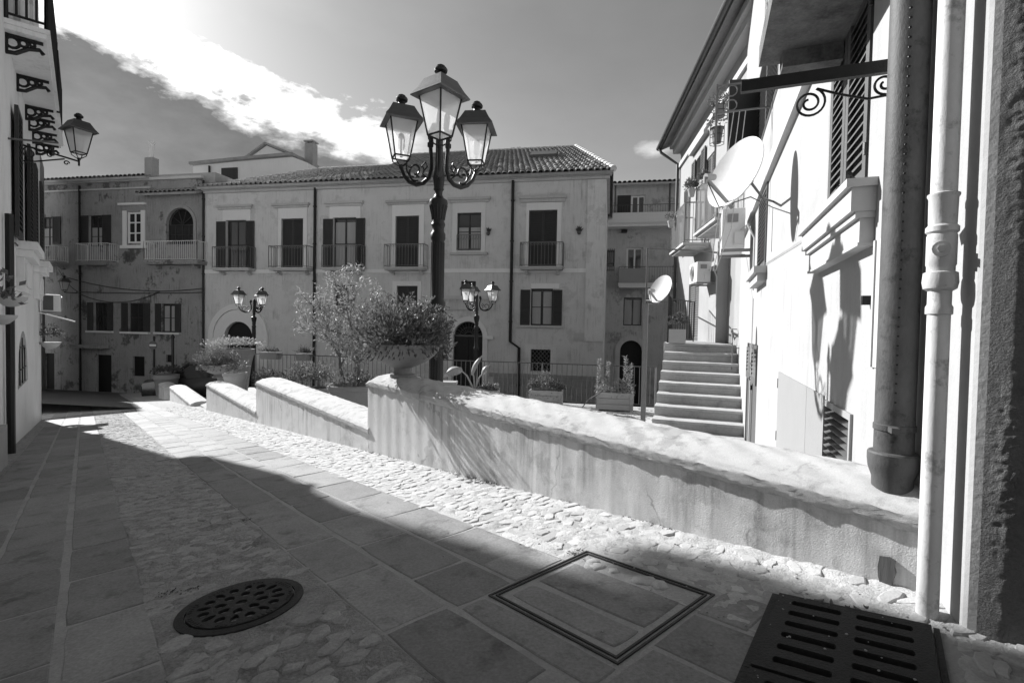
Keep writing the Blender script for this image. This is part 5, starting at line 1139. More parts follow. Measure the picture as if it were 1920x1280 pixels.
bp_ = thing('bulb_pole', LF.p(du - .5, 0, LF.px(30, 258)[1]), 'thin bar with a small hanging bulb above the left lantern', 'pole')
pA, pB = at(-40, 255, 5.2), at(108, 268, 6.4); m_ = MB(); m_.tube([pA, pB], .013, 6); m_.build('bar', M['iron_grey'], bp_); m_ = MB(); c = at(97, 285, 6.35); m_.lathe(c, ((.004, .08), (.01, .03), (.03, .0), (.032, -.02), (.02, -.045), (.004, -.05))[::-1], 8); m_.build('bulb', M['iron'], bp_, smooth=True)
u, z = FF.px(123, 548, .5); ol = thing('wall_lantern', FF.p(u, .0, z), 'dim old lantern on the weathered house far left', 'wall lantern'); lantern(ol, FF.p(u, .55, z + .12), .3, 1.25, 'iron'); m_ = MB(); m_.tube([FF.p(u, 0, z), FF.p(u, .55, z)], .02, 5); m_.build('arm', M['iron'], ol)
# ------------------------------------------------------------------ plants
def mound(mb, c, rx, ry, rz, n, L, W_, shell=.55, up=.6, lowcut=-.25):
    c = Vector(c)
    for _ in range(n):
        d = rdir()
        if d.z < lowcut: d.z = abs(d.z) * .3
        r = shell + (1 - shell) * random.random() ** .6; r *= 1 + .16 * math.sin(d.x * 7 + c.x * 3) * math.cos(d.y * 6) + .1 * math.sin(d.z * 11 + d.x * 5)
        p = c + Vector((d.x * rx * r, d.y * ry * r, d.z * rz * r)); v = d * .8 + rdir() * .9 + Vector((0, 0, up))
        s = rnd(.45, 1.5); mb.leaf(p, v, rdir(), L * s, W_ * s)
    return mb
def stems(mb, base, n, spread, h, r=.004):
    base = Vector(base)
    for _ in range(n):
        a = rdir(); a.z = 0; t_ = base + a * spread * rnd(.2, 1) + Vector((0, 0, h * rnd(.6, 1.0))); m1 = base.lerp(t_, .5) + rdir() * spread * .15; mb.tube([base + a * .03, m1, t_], [r, r * .8, r * .4], 4)
def urn(loc, label, seed, n=5200):
    random.seed(seed); t = thing('flower_bowl', loc, label, 'flower bowl', 'stone flower bowls on the parapet'); b = Vector(loc)
    m_ = MB(); m_.lathe(b, ((.10, -.01), (.10, .012), (.078, .02), (.066, .055), (.07, .07)), 20); m_.build('foot', M['terracotta'], t, smooth=True)
    m_ = MB(); m_.lathe(b, ((.05, .06), (.10, .075), (.19, .115), (.26, .17), (.30, .225), (.318, .236), (.318, .256), (.300, .258), (.285, .235), (.20, .22), (.01, .22)), 32); m_.build('bowl', M['terracotta'], t, smooth=True)
    m_ = MB(); stems(m_, b + Vector((0, 0, .2)), 60, .34, .26); m_.build('stems', M['bark'], t)
    m_ = MB(); mound(m_, b + Vector((0, 0, .30)), .40, .40, .29, n, .032, .014, .45, .7, -.35); mound(m_, b + Vector((.12, 0, .32)), .27, .27, .28, n // 2, .032, .014, .6, .8)
    for _ in range(70):
        d = rdir(); d.z = abs(d.z) + .1; q_ = b + Vector((d.x * .37, d.y * .37, .30 + d.z * .26)); dv = (d + rdir() * .5 + Vector((0, 0, .5))).normalized()
        for k in range(random.randint(5, 11)): q_ = q_ + (dv + rdir() * .25) * .011; m_.leaf(q_, dv * .5 + rdir(), rdir(), rnd(.022, .045), .015)
    m_.build('foliage', M['leaf'], t)
    d_ = MB()
    for _ in range(260):
        g_ = rnd(0, 6.28); r = rnd(.27, .37); p = b + Vector((r * math.cos(g_), r * math.sin(g_), rnd(.16, .27))); d_.leaf(p, Vector((math.cos(g_), math.sin(g_), -1.2)) + rdir() * .6, rdir(), rnd(.03, .06), .016)
    d_.build('trailing_leaves', M['leaf_dark'], t)
U1 = onz(755, 704, EYE - .405); urn(U1, 'large stone bowl of bushy leaves on the nearest parapet pier', 11)
U2 = onz(408, 707, EYE - 1.14); urn(U2, 'smaller looking bowl of leaves on the third parapet pier', 12, 2600)
random.seed(21)
# olive tree in its pot
OT = at(664, 600, 8.6); OT.z = 0
ot = thing('olive_tree', OT, 'young olive tree with silvery leaves in a big round pot', 'tree')
m_ = MB(); m_.lathe(OT, ((.26, 0), (.30, .1), (.37, .5), (.40, .66), (.43, .68), (.44, .74), (.42, .76), (.38, .75), (.36, .68), (.01, .67)), 28); m_.build('pot', M['terracotta'], ot, smooth=True)
m_ = MB(); tips = []
def branch(p, d, L, r, lev):
    pts_ = [p]; q_ = p.copy(); dd_ = d.normalized()
    for k in range(4): dd_ = (dd_ + rdir() * .22 + Vector((0, 0, .08))).normalized(); q_ = q_ + dd_ * L / 4; pts_.append(q_.copy())
    m_.tube(pts_, [r * (1 - .14 * k) for k in range(5)], 6 if lev < 2 else 4, cap=False)
    if lev >= 1: tips.extend(pts_[2:])
    if lev < 3:
        for _ in range(3 if lev else 5): branch(pts_[random.choice((2, 3, 4))], dd_ + rdir() * .95 + Vector((0, 0, .15)), L * rnd(.55, .8), r * .55, lev + 1)
branch(OT + Vector((-.12, 0, .65)), Vector((-.2, 0, 1)), .80, .035, 0); branch(OT + Vector((.05, .05, .65)), Vector((.05, 0, 1)), .95, .03, 0); branch(OT + Vector((.0, -.05, .65)), Vector((.25, 0, 1)), .66, .025, 0)
m_.build('trunk', M['bark'], ot, smooth='all')
m_ = MB()
for p in tips:
    for _ in range(7): m_.leaf(p + rdir() * rnd(0, .10), rdir() + Vector((0, 0, .35)), rdir(), rnd(.05, .095), .021)
for _ in range(14):
    p = random.choice(tips); d = rdir(); d.z = abs(d.z) + .4; q_ = p.copy()
    for k in range(26): q_ = q_ + d.normalized() * .014; m_.leaf(q_, rdir() + d * .6, rdir(), rnd(.04, .06), .014)
m_.build('crown', M['leaf_olive'], ot)
m_ = MB(); mound(m_, OT + Vector((0, 0, .78)), .42, .42, .22, 900, .05, .024, .4, .7); m_.build('undergrowth', M['leaf'], ot)
# pots along the railing at the back of the terrace
def potplant(x, y, Y, r, h, label, n, ph, matp='terracotta', leafm='leaf', flowers=0, group='potted plants on the terrace', zb=0.0):
    p = at(x, y, Y); p.z = zb; t = thing('potted_plant', p, label, 'potted plant', group); m_ = MB(); m_.lathe(p, ((r * .68, 0), (r * .9, h * .7), (r, h * .86), (r * 1.06, h * .88), (r * 1.06, h), (r * .94, h), (r * .9, h * .9), (.01, h * .9)), 18); m_.build('pot', M[matp], t, smooth=True)
    m_ = MB(); stems(m_, p + Vector((0, 0, h * .9)), 14, r * 1.1, ph * .8); m_.build('stems', M['bark'], t)
    m_ = MB(); mound(m_, p + Vector((0, 0, h + ph * .42)), r * 1.45, r * 1.45, ph * .62, n, .055, .03, .35, .6); m_.build('foliage', M[leafm], t)
    if flowers:
        m_ = MB()
        for _ in range(flowers):
            d = rdir(); d.z = abs(d.z); c = p + Vector((d.x * r * 1.4, d.y * r * 1.4, h + ph * .5 + d.z * ph * .62))
            for k in range(7): m_.leaf(c, rdir() + Vector((0, 0, .5)), rdir(), .04, .03)
        m_.build('flowers', M['petal'], t)
potplant(500, 700, 11.2, .2, .34, 'dark potted bush just right of the left street lamp post', 500, .4, leafm='leaf_dark')
potplant(530, 700, 11.0, .2, .34, 'low dark potted bush between the two flowering pots', 450, .35, leafm='leaf_dark')
potplant(568, 700, 10.6, .26, .42, 'potted geranium with pale flower heads near the railing', 800, .5, flowers=9)
potplant(598, 700, 10.4, .24, .46, 'taller flowering pot beside the olive tree', 800, .5, flowers=8)
potplant(441, 700, 11.2, .24, .66, 'pale tall pot with sparse leaves behind the smaller bowl', 160, .25, matp='pot_pale')
potplant(438, 700, 12.4, .45, 1.12, 'wide raised pot of fine leaves behind the smaller bowl', 900, .28, leafm='leaf_olive')
p = at(838, 720, 9.0); pb_ = thing('wooden_bin', (p.x, p.y, 0), 'small slatted wooden bin beside the big lamp post', 'bin')
for k in range(6):
    m_ = MB(); x = p.x - .15 + k * .052; m_.wbox(x, x + .046, p.y - .13, p.y + .13, .02, .74); m_.build('slat', M['planter'], pb_)
m_ = MB(); m_.wbox(p.x - .17, p.x + .18, p.y - .15, p.y + .15, .742, .79); m_.build('lid', M['planter'], pb_)
# wooden planter boxes
RA, RB = Vector((-6.96, 13.6, 0)), Vector((3.30, 11.42, 0)); rdir_ = (RB - RA).normalized()
def planter(x, y, Y, w, h, label, az=101):
    c = at(x, y, Y); fr = Frame((c.x, c.y), az); t = thing('planter_box', (c.x, c.y, 0), label, 'planter box', 'wooden planter boxes by the railing'); dpt = .34
    for k in range(3):
        m_ = MB(); z0 = .03 + k * h / 3
        m_.box(fr, -w / 2, w / 2, -.02, 0, z0, z0 + h / 3 - .008); m_.build('board', M['planter'], t)
        m_ = MB(); m_.box(fr, w / 2 - .02, w / 2, -dpt, -.021, z0, z0 + h / 3 - .008); m_.box(fr, -w / 2, -w / 2 + .02, -dpt, -.021, z0, z0 + h / 3 - .008); m_.box(fr, -w / 2 + .021, w / 2 - .021, -dpt, -dpt + .02, z0, z0 + h / 3 - .008); m_.build('board', M['planter'], t)
    for u in (-w / 2 + .05, w / 2 - .05): m_ = MB(); m_.box(fr, u - .025, u + .025, .001, .015, 0.0, h + .02); m_.build('corner_post', M['planter'], t)
    m_ = MB(); m_.box(fr, -w / 2 + .02, w / 2 - .02, -dpt + .02, -.021, h - .06, h - .03); m_.build('soil', M['soil'], t)
    return t, fr
t, fr = planter(1022, 750, 11.15, .74, .36, 'planter box with low bushy plants, middle of the three')
m_ = MB()
for u, r_, hh in ((-.28, .14, .28), (-.02, .2, .5), (.22, .14, .25), (.34, .1, .2)): mound(m_, fr.p(u, -.17, .36 + hh * .35), r_, r_, hh * .6, 330, .05, .028, .3, .6)
for _ in range(160): m_.leaf(fr.p(rnd(-.42, .42), rnd(-.2, .03), rnd(.2, .36)), Vector((rnd(-1, 1), -.6, -1)), rdir(), .04, .02)
m_.build('foliage', M['leaf'], t)
t, fr = planter(1152, 755, 10.85, .80, .38, 'planter box with tall bristly spikes, nearest the steps')
m_ = MB(); sm = MB()
for u, hh in ((-.36, .78), (-.16, .72), (-.28, .35), (.26, .86), (.33, .7), (.18, .35), (.05, .3), (-.05, .25)):
    b0 = fr.p(u, -.17, .34); tp3 = b0 + Vector((rnd(-.05, .05), 0, hh)); sm.tube([b0, tp3], .007, 4)
    for k in range(int(hh * 190)):
        p = b0.lerp(tp3, .12 + .88 * random.random()); g_ = rnd(0, 6.28); m_.leaf(p, Vector((math.cos(g_), math.sin(g_), rnd(.1, .8))), rdir(), rnd(.06, .10), .014)
for _ in range(420): m_.leaf(fr.p(rnd(-.42, .42), rnd(-.3, .03), rnd(.3, .55)), rdir() + Vector((0, 0, .3)), rdir(), .06, .018)
sm.tube([fr.p(-.3, .0, .4), fr.p(-.55, .1, .25), fr.p(-.68, .12, .08)], .012, 5); sm.build('stems', M['bark'], t); m_.build('foliage', M['leaf_olive'], t)
t, fr = planter(895, 740, 10.9, .86, .38, 'planter box with big leaf plant, half hidden by the parapet')
m_ = MB(); mound(m_, fr.p(.2, -.17, .42), .24, .15, .14, 420, .05, .03, .3, .5); m_.build('foliage', M['leaf'], t)
m_ = MB(); tops = [(at(860, 690, 10.8), Vector((-.75, -.2, -.35)), .42, .30), (at(886, 697, 10.8), Vector((.55, -.15, 1)), .50, .13), (at(905, 700, 10.9), Vector((.5, .2, .7)), .3, .12)]
base = fr.p(-.1, -.17, .34)
for tip, d, L, w_ in tops: m_.tube([base, base.lerp(tip, .5) + Vector((0, 0, .1)), tip], [.022, .018, .012], 6)
m_.tube([base + Vector((.03, 0, 0)), base + Vector((.05, 0, .75))], [.02, .004], 6); m_.build('stalk', M['leaf_olive'], t, smooth=True)
for tip, d, L, w_ in tops:
    m_ = MB(); d.normalize(); sd = d.cross(Vector((0, -.6, .8))).normalized(); nn = sd.cross(d)
    m_.grid(lambda s, q: tip + d * (L * (q - .15)) + sd * ((s - .5) * 2 * w_ * .5 * math.sin(math.pi * min(1, (q * .93 + .05)) ** .8)) + nn * (-.25 * w_ * abs(s - .5) * 2 + .06 * math.sin(q * 3)), 8, 10); m_.build('big_leaf', M['leaf_olive'], t, smooth='all')
# terrace railing
rl = thing('terrace_railing', RA.lerp(RB, .5), 'plain iron railing with thin uprights along the terrace edge', 'railing'); m_ = MB()
n_ = 4
for k in range(n_): a_, b_ = RA.lerp(RB, k / n_), RA.lerp(RB, (k + 1) / n_); railing(m_, [a_, b_], 0, .94, .118, .007, top=.014, low=.07)
m_.build('rails', M['iron_grey'], rl)
for k in range(n_ + 1):
    m_ = MB(); p = RA.lerp(RB, k / n_); m_.tube([p - Vector((0, 0, .02)), p + Vector((0, 0, .94))], .02, 6); m_.build('post', M['rail_grey'], rl)
for x, Y, lb in ((508, 13.6, 'flower trough hung on the railing left of the drainpipe'), (570, 13.3, 'trough with spiky agave hung on the railing')):
    c = at(x, 655, Y); fr = Frame((c.x, c.y), 101); t = thing('railing_trough', (c.x, c.y, .75), lb, 'flower trough', 'troughs on the railing'); m_ = MB(); w_ = .27 if x < 550 else .17
    m_.hexa([fr.p(u, d, z) for z, e in ((.80, .85), (.98, 1.0)) for u, d in ((-w_ * e, .14 * e), (w_ * e, .14 * e), (w_ * e, -.14 * e), (-w_ * e, -.14 * e))]); m_.build('trough', M['terracotta'], t)
    m_ = MB()
    for _ in range(140): m_.leaf(fr.p(rnd(-w_, w_) * .9, rnd(-.1, .1), 1.0), Vector((rnd(-.9, .9), rnd(-.5, .5), rnd(.3, 1))), rdir(), rnd(.1, .3) if x > 550 else rnd(.06, .2), .022)
    m_.build('foliage', M['leaf'], t)
# ------------------------------------------------------------------ dishes and air conditioners
def dish(c, nrm, R, wallp, label, lnb=True, dirv=None):
    nrm = Vector(nrm).normalized(); c = Vector(c); a = nrm.cross(Vector((0, 0, 1))).normalized(); b = a.cross(nrm)
    t = thing('satellite_dish', c, label, 'satellite dish', 'satellite dishes'); m_ = MB()
    def P(r, g_, off): return c + (a * math.cos(g_) + b * math.sin(g_) * 1.06) * r + nrm * (.32 * r * r / R + off)
    m_.grid(lambda s, q: P(R * max(q, .001), 2 * math.pi * s, 0), 36, 8); m_.grid(lambda s, q: P(R * max(q, .001), -2 * math.pi * s, -.008), 36, 8); m_.grid(lambda s, q: P(R, 2 * math.pi * s, -.012 + .012 * q), 36, 1)
    m_.build('reflector', M['dish'], t, smooth=True)
    low = c - b * R * .96 + nrm * .1; lp = c + nrm * R * 1.15 - b * R * .55
    m_ = MB(); m_.tube([low - nrm * .1, lp], .016, 6); m_.build('arm', M['plastic_grey'], t)
    m_ = MB(); m_.tube([lp, lp + (c - lp).normalized() * .09], [.03, .024], 10); m_.tube([lp, lp - Vector((0, 0, .05))], .018, 8); m_.build('receiver', M['plastic_grey'], t, smooth=True)
    m_ = MB(); w_ = Vector(wallp); k = c - nrm * .10; m_.tube([c - nrm * .01, k], .03, 8); m_.tube([k, k.lerp(w_, .5) + Vector((0, 0, -.05)), w_], .011, 8); m_.build('mount', M['iron'], t); m_ = MB(); m_.tube([lp, low + nrm * .02 - b * .05, k - Vector((0, 0, .12)), w_ + Vector((0, 0, -.06)), w_ + Vector((0, 0, -.5))], .005, 5); m_.build('cable', M['cable'], t)
uw, zw = RF.px(1450, 378); wp = RF.p(uw, 0, zw); dc = RF.p(uw - .05, .34, RF.px(1450, 340)[1] + .02)
dc = at(1391, 332, 4.15)
dish(dc, Vector((-.89, -.30, .32)), .285, wp, 'large white satellite dish on the sunlit wall')
pc = at(1243, 545, 7.1); dish(pc, (-.80, -.42, .38), .20, (pb.x, pb.y, pc.z - .1), 'small white satellite dish on the post by the steps')
def aircon(fr, u0, u1, d0, d1, z0, z1, label, group='air conditioner units'):
    t = thing('air_conditioner', fr.p((u0 + u1) / 2, d0, z0), label, 'air conditioner', group); m_ = MB(); e = .012
    m_.box(fr, u0, u1, d0, d1, z0, z1); b_ = m_.build('casing', M['plastic_white'], t)
    md = b_.modifiers.new('bevel', 'BEVEL'); md.width = e; md.segments = 2
    m_ = MB(); um = u0 + (u1 - u0) * .42; zc = (z0 + z1) / 2; rr2 = (z1 - z0) * .40
    for k in range(5): r = rr2 * (k + 1) / 5; m_.tube([fr.p(um + r * math.cos(j * math.pi / 10), d1 + .012, zc + r * math.sin(j * math.pi / 10)) for j in range(21)], .006, 4)
    for j in range(8): m_.tube([fr.p(um, d1 + .012, zc), fr.p(um + rr2 * math.cos(j * math.pi / 4), d1 + .012, zc + rr2 * math.sin(j * math.pi / 4))], .005, 4)
    m_.build('fan_grille', M['plastic_grey'], t)
    m_ = MB(); m_.box(fr, u1 + .001, u1 + .02, d0 + (d1 - d0) * .3, d0 + (d1 - d0) * .75, z1 - (z1 - z0) * .35, z1 - (z1 - z0) * .15); m_.build('label_plate', M['plastic_grey'], t); m_ = MB(); m_.box(fr, u1 + .001, u1 + .03, d0 + .02, d0 + (d1 - d0) * .45, z0 + (z1 - z0) * .1, z0 + (z1 - z0) * .4); m_.build('valve_cover', M['plastic_white'], t)
    for ub2 in (u0 + .05, u1 - .09): m_ = MB(); m_.box(fr, ub2, ub2 + .04, .0, d1, z0 - .04, z0 - .002); m_.build('wall_bracket', M['plastic_grey'], t)
    m_ = MB(); m_.tube([fr.p(u1 + .03, d0 + .05, z0 + .25), fr.p(u1 + .12, d0 - .02, z0 + .3), fr.p(u1 + .16, .01, z0 + .1), fr.p(u1 + .16, .01, z0 - .6)], .014, 6); m_.build('pipe', M['cable_pale'], t)
ua = RF.px(1400, 430, .1)[0]; aircon(RF, ua - .75, ua, .12, .42, EYE + 1.17, EYE + 1.73, 'boxy white air conditioner under the large dish')
ua = GF.px(1333, 500, .1)[0]; aircon(GF, ua - .75, ua, .1, .40, EYE + 1.12, EYE + 1.58, 'white air conditioner lower down by the landing')
aircon(LF, -.62, -.30, .03, .30, LF.px(85, 580, .2)[1], LF.px(85, 540, .2)[1], 'white air conditioner on the left house corner')
acl = [o for o in bpy.data.objects if o.get('label') == 'white air conditioner on the left house corner'][0]; m_ = MB(); m_.box(LF, -.628, -.621, .06, .20, LF.px(85, 577, .2)[1], LF.px(85, 543, .2)[1]); m_.build('dark_opening', M['iron_grey'], acl)
aw = thing('awning', LF.p(-.5, 0, LF.px(85, 590, .2)[1]), 'small white slanted canopy under the left air conditioner', 'awning'); m_ = MB(); z0 = LF.px(80, 583, .2)[1]
m_.hexa([LF.p(u, d, z0 + z) for u, d, z in ((-.7, 0, 0), (0, 0, 0), (0, .5, -.16), (-.7, .5, -.16), (-.7, 0, .02), (0, 0, .02), (0, .5, -.14), (-.7, .5, -.14))]); m_.build('canopy', M['plastic_white'], aw)
# clothes frame high on the sunlit wall
cf = thing('clothes_frame', RF.p(-6.2, .01, EYE + 2.6), 'pale metal clothes frame with hanging cords high on the wall', 'clothes frame'); m_ = MB()
fu = -5.9
for z in (EYE + 2.75, EYE + 2.45): m_.tube([RF.p(fu, .0, z), RF.p(fu, .55, z)], .012, 5)
m_.tube([RF.p(fu, .55, EYE + 2.77), RF.p(fu, .55, EYE + 1.6)], .012, 5)
for cz in (2.68, 2.52): m_.tube([RF.p(fu, .40 + .06 * math.cos(j * .5), EYE + cz + .06 * math.sin(j * .5)) for j in range(13)], .008, 4)
m_.build('frame', M['rail_grey'], cf); m_ = MB()
for k in range(3): m_.tube([RF.p(fu, .25 + k * .06, EYE + 2.45), RF.p(fu - .25, .35 + k * .08, EYE + 1.2), RF.p(fu - .6, .5 + k * .03, EYE + .75)], .005, 4)
m_.build('cord', M['cable_pale'], cf)
# hanging baskets of pots by the upper balcony
def wallpot(P, w_, h, label, n, group='pots on the sunlit houses', hang=True, matp='terracotta', lm='leaf'):
    t = thing('flower_pot', P, label, 'flower pot', group); P = Vector(P); m_ = MB(); m_.lathe(P, ((w_ * .6, -h), (w_ * .9, -.03), (w_, -.02), (w_, 0), (w_ * .88, 0), (w_ * .8, -.03), (.01, -.03)), 12); m_.build('pot', M[matp], t, smooth=True)
    m_ = MB(); mound(m_, P + Vector((0, 0, .08)), w_ * 1.7, w_ * 1.7, .16, n, .05, .03, .3, .4); m_.build('foliage', M[lm], t)
    if hang:
        m_ = MB()
        for z in (-h * 1.05, -h * .5, -.01): m_.tube([P + Vector((w_ * 1.1 * math.cos(j * math.pi / 4), w_ * 1.1 * math.sin(j * math.pi / 4), z)) for j in range(9)], .006, 4)
        for j in range(4): m_.tube([P + Vector((w_ * 1.1 * math.cos(j * math.pi / 2), w_ * 1.1 * math.sin(j * math.pi / 2), z)) for z in (-h * 1.05, .05)], .006, 4)
        m_.build('wire_rack', M['iron'], t)
wallpot(at(1351, 198, 8.6), .11, .20, 'upper pot in a wire rack on the sunlit house', 160)
wallpot(at(1345, 240, 8.7), .11, .26, 'dark pot in a wire rack below the upper one', 60, matp='iron_grey')
for x, y, Y, n, lb in ((1258, 415, 13.2, 120, 'pale pot at the outer corner of the far balcony'), (1275, 405, 13.0, 60, 'white pot on the far balcony rail'), (1297, 355, 10.9, 420, 'pot with trailing stems at the near balcony corner'), (1320, 340, 10.6, 380, 'leafy pot on the near balcony rail'), (1347, 402, 10.0, 30, 'small pot on the near balcony ledge')):
    wallpot(at(x, y, Y), .09, .16, lb, n, hang=False, matp='pot_pale')
ph_ = thing('planter_box', P1 + Vector((0, 0, zt)), 'grey planter box at the corner of the landing', 'planter box'); c = RF.p(su(9.75), 1.12, zt); fr = Frame(c.xy, 111); m_ = MB(); m_.box(fr, -.16, .16, -.12, .12, zt, zt + .28); m_.build('box', M['planter'], ph_); m_ = MB(); mound(m_, c + Vector((0, 0, .4)), .18, .14, .22, 260, .06, .03, .3, .6); m_.build('foliage', M['leaf_dark'], ph_)
# bowls hung on the left house
def wallbowl(x, y, d, w_, label, n, lm='leaf', u=None):
    u_, z = LF.px(x, y, d); u = u_ if u is None else u; z = z if u_ == u else at(x, y, LF.p(u, d, 0).y).z; P = LF.p(u, d, z); t = thing('wall_bowl', P, label, 'wall bowl', 'bowls on the left house wall'); m_ = MB(); m_.lathe(P, ((.02, -w_ * .85), (w_ * .5, -w_ * .75), (w_ * .85, -w_ * .4), (w_, -.02), (w_ * 1.05, 0), (w_ * .9, 0), (.01, -.04)), 16); m_.build('bowl', M['pot_pale'], t, smooth=True)
    m_ = MB(); m_.tube([P - Vector((0, 0, .03)), LF.p(u, 0, z - .03)], .01, 5); m_.build('hook', M['iron'], t)
    if n: m_ = MB(); mound(m_, P + Vector((0, 0, .12)), w_ * 1.3, w_ * 1.3, .22, n, .05, .03, .3, .5); m_.build('foliage', M[lm], t)
wallbowl(84, 641, .15, .15, 'half-round wall bowl with leaves under the left air conditioner', 260, u=-.45); wallbowl(21, 556, .17, .10, 'empty wall bowl beside the left drainpipe', 0); wallbowl(2, 590, .15, .09, 'wall bowl at the very left edge', 60)
# ------------------------------------------------------------------ car parked below the terrace
random.seed(5)
C0 = at(372, 720, 19.5); C0.z = square_z(C0.x, C0.y); CFa = 60
car = thing('parked_car', C0, 'small black car parked beyond the terrace, mostly hidden', 'car')
CF = Frame(C0.xy, CFa); zc0 = C0.z
secs = [(-1.75, .38, .60, .55), (-1.70, .30, .78, .74), (-1.2, .22, .86, .80), (-.9, .2, .90, .82), (0, .2, .92, .82), (1.0, .2, .93, .82), (1.55, .24, .92, .80), (1.72, .32, .80, .72)]
m_ = MB(); ring = []
for u, zl_, zh, hw in secs: ring.append([(u, -hw, zl_), (u, -hw * 1.02, (zl_ + zh) / 2), (u, -hw * .94, zh), (u, 0, zh + .03), (u, hw * .94, zh), (u, hw * 1.02, (zl_ + zh) / 2), (u, hw, zl_)])
vs = [CF.p(u, d, zc0 + z) for r in ring for u, d, z in r]; n7 = 7; fs = []
for i in range(len(ring) - 1):
    for j in range(n7): fs.append((i * n7 + j, i * n7 + (j + 1) % n7, (i + 1) * n7 + (j + 1) % n7, (i + 1) * n7 + j))
fs += [tuple(range(n7))[::-1], tuple((len(ring) - 1) * n7 + j for j in range(n7))]; m_.add(vs, fs); m_.build('body', M['car_paint'], car, smooth=True)
m_ = MB(); bot = [(-.95, .74, .9), (1.6, .74, .92)]; vs = [CF.p(u, d, zc0 + z) for u, d, z in ((-.98, .72, .90), (1.62, .72, .92), (1.62, -.72, .92), (-.98, -.72, .90), (-.30, .58, 1.40), (1.25, .58, 1.42), (1.25, -.58, 1.42), (-.30, -.58, 1.40))]; m_.hexa(vs); m_.build('cabin_glass', M['car_glass'], car)
m_ = MB(); vs = [CF.p(u, d, zc0 + z) for z, e in ((1.405, 1.0), (1.45, .9)) for u, d in ((-.34 * e + .02, .60 * e), (1.28 * e, .60 * e), (1.28 * e, -.60 * e), (-.34 * e + .02, -.60 * e))]; m_.hexa(vs)
for u0, u1, sd in ((-.98, -.30, .73), (1.62, 1.25, .73), (.35, .35, .735)):
    for sg in (1, -1): m_.tube([CF.p(u0, sd * sg, zc0 + .9), CF.p(u1, .6 * sg, zc0 + 1.42)], .03, 5)
m_.build('roof', M['car_paint'], car)
for u in (-1.1, 1.1):
    for sg in (1, -1):
        m_ = MB(); c = CF.p(u, .74 * sg, zc0 + .29); ax = CF.n * .09; m_.tube([c - ax, c - ax * .9, c + ax * .9, c + ax], [.24, .29, .29, .24], 18); wh = m_.build('wheel', M['rubber'], car, smooth=True); m_ = MB(); m_.tube([c + ax * 1.0 * sg, c + ax * 1.12 * sg], .17, 12); m_.build('rim', M['plastic_grey'], wh)
for sg in (1, -1):
    m_ = MB(); m_.box(CF, -1.74, -1.66, .42 * sg - .13, .42 * sg + .13, zc0 + .58, zc0 + .70); m_.build('headlight', M['plastic_white'], car)
    m_ = MB(); m_.box(CF, -.75, -.62, .80 * sg - .09, .80 * sg + .09, zc0 + .92, zc0 + 1.04); m_.build('mirror', M['plastic_white'], car)
# ------------------------------------------------------------------ no entry sign, thin pole, far planter
sp_ = at(287, 647, 20); ns = thing('no_entry_sign', (sp_.x, sp_.y, square_z(sp_.x, sp_.y)), 'round no entry sign with white bar on a post', 'road sign'); SF = Frame(sp_.xy, 90)
m_ = MB(); m_.tube([(sp_.x, sp_.y + .06, square_z(sp_.x, sp_.y)), (sp_.x, sp_.y + .06, sp_.z + .32)], .04, 8); m_.lathe((sp_.x, sp_.y + .06, sp_.z + .32), ((.05, 0), (.02, .04), (.0, .07)), 8); m_.build('post', M['iron'], ns)
m_ = MB(); m_.prism(SF, [(.17 * math.cos(j * math.pi / 14), sp_.z + .17 * math.sin(j * math.pi / 14)) for j in range(28)], 0, .015); m_.build('disc', M['sign_red'], ns)
m_ = MB(); m_.box(SF, -.13, .13, .0155, .02, sp_.z - .035, sp_.z + .035); m_.build('bar', M['white_paint'], ns)
p = at(324, 640, 19); m_ = MB(); zz = square_z(p.x, p.y); m_.tube([(p.x, p.y, zz), (p.x, p.y, at(324, 634, 19).z)], .05, 8); m_.lathe((p.x, p.y, at(324, 634, 19).z), ((.06, 0), (.07, .06), (.03, .14), (.0, .16)), 8); tag(m_.build('iron_post', M['iron'], org=(p.x, p.y, zz), smooth=True), 'plain dark iron post right of the no entry sign', 'post')
p = at(312, 702, 17.5); zz = square_z(p.x, p.y); fp = thing('planter_box', (p.x, p.y, zz), 'round planter with dark leaves below the no entry sign', 'planter'); m_ = MB(); top = p.z - zz; m_.lathe((p.x, p.y, zz), ((.28, 0), (.36, top * .8), (.4, top * .85), (.4, top), (.34, top), (.01, top - .05)), 16); m_.build('pot', M['terracotta'], fp, smooth=True); m_ = MB(); mound(m_, (p.x, p.y, zz + top + .12), .52, .4, .2, 420, .07, .05, .3, .5); m_.build('foliage', M['leaf_dark'], fp)
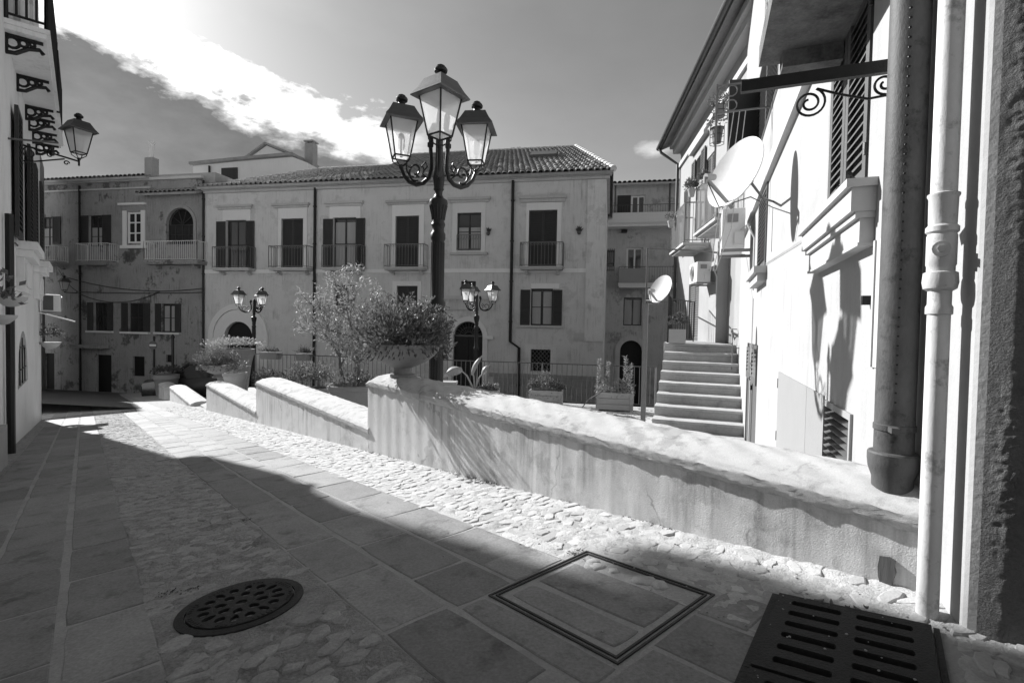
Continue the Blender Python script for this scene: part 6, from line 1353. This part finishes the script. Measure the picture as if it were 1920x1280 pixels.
# ------------------------------------------------------------------ litter by the grate and weeds in the joints
for k, (x, y) in enumerate(((1537, 1138), (1548, 1150), (1560, 1142), (1590, 1150), (1612, 1156), (1625, 1150))):
    r = ray(x, y); tt = ((P0 - EYEV).dot(NV)) / r.dot(NV); P = r * tt + EYEV + NV * .012; m_ = MB(); d = Vector((rnd(-1, 1), rnd(-1, 1), 0)).normalized(); sd = d.cross(NV); L = rnd(.014, .026)
    m_.grid(lambda s, q: P + d * L * (q - .5) + sd * (s - .5) * L * .55 * math.sin(math.pi * (q * .96 + .02)) + NV * (.006 * (q - .3) ** 2 * 3 + .006 * (s - .5) ** 2 * 4), 4, 6); tag(m_.build('dry_leaf', M['terracotta'], org=P, smooth='all'), ('leftmost', 'second from the left', 'third from the left', 'third from the right', 'second from the right', 'rightmost')[k] + ' of the curled dry leaves behind the drain grate', 'dry leaf', 'dry leaves by the grate')
wd = MB()
for _ in range(1400):
    u = rnd(-.2, 3.5)
    if math.sin(u * 5.3) + math.sin(u * 11.7 + 1) < .15: continue
    P = PF.p(u, .0 + rnd(-.02, .012), 0); P.z = street_z(u) + rnd(-.004, .004)
    wd.leaf(P, Vector((rnd(-1, 1), rnd(-1, 1), rnd(.2, 1.2))), rdir(), rnd(.006, .016), .006)
for a0_, b0_, n_ in ((-1.88, -1.57, 40), (-1.92, -1.51, 40), (-2.68, -.42, 50), (-1.2, -1.18, 30)):
    for _ in range(n_): P = S(a0_ + rnd(-.02, .02), b0_ + rnd(-.03, .03), .006); wd.leaf(P, Vector((rnd(-1, 1), rnd(-1, 1), rnd(.05, .4))), rdir(), rnd(.004, .009), .005)
o = wd.build('weeds', M['leaf_dark']); o['kind'] = 'stuff'; o['label'] = 'tiny weeds in the joints along the parapet foot'; o['category'] = 'weeds'

gr = MB()
for _ in range(190):
    if random.random() < .15: q2 = G0 + GE1 * rnd(-.05, .36) + GE2 * rnd(-.06, .55); a, b, h = q2.x, q2.y, .0235
    elif random.random() < .5: a, b, h = rnd(-3.6, -2.4), rnd(-.5, -.1), .012
    else: a, b, h = rnd(-3.4, 0), rnd(-2.2, -.5), .008
    q3 = Vector((a, b)) - G0; on_g = 0 < q3.dot(GE1) < .33 and 0 < q3.dot(GE2) < .75
    r = rnd(.0012, .0045) * (.8 if on_g else 1); v, f = SG[random.randrange(10)]; gr.add([S(a + y * r, b + x * r, (.0235 if on_g else .009) + z * r * .4) for x, y, z in v], f)
o = gr.build('grit', M['stone']); o['kind'] = 'stuff'; o['label'] = 'loose grit scattered over the paving and grate'; o['category'] = 'grit'
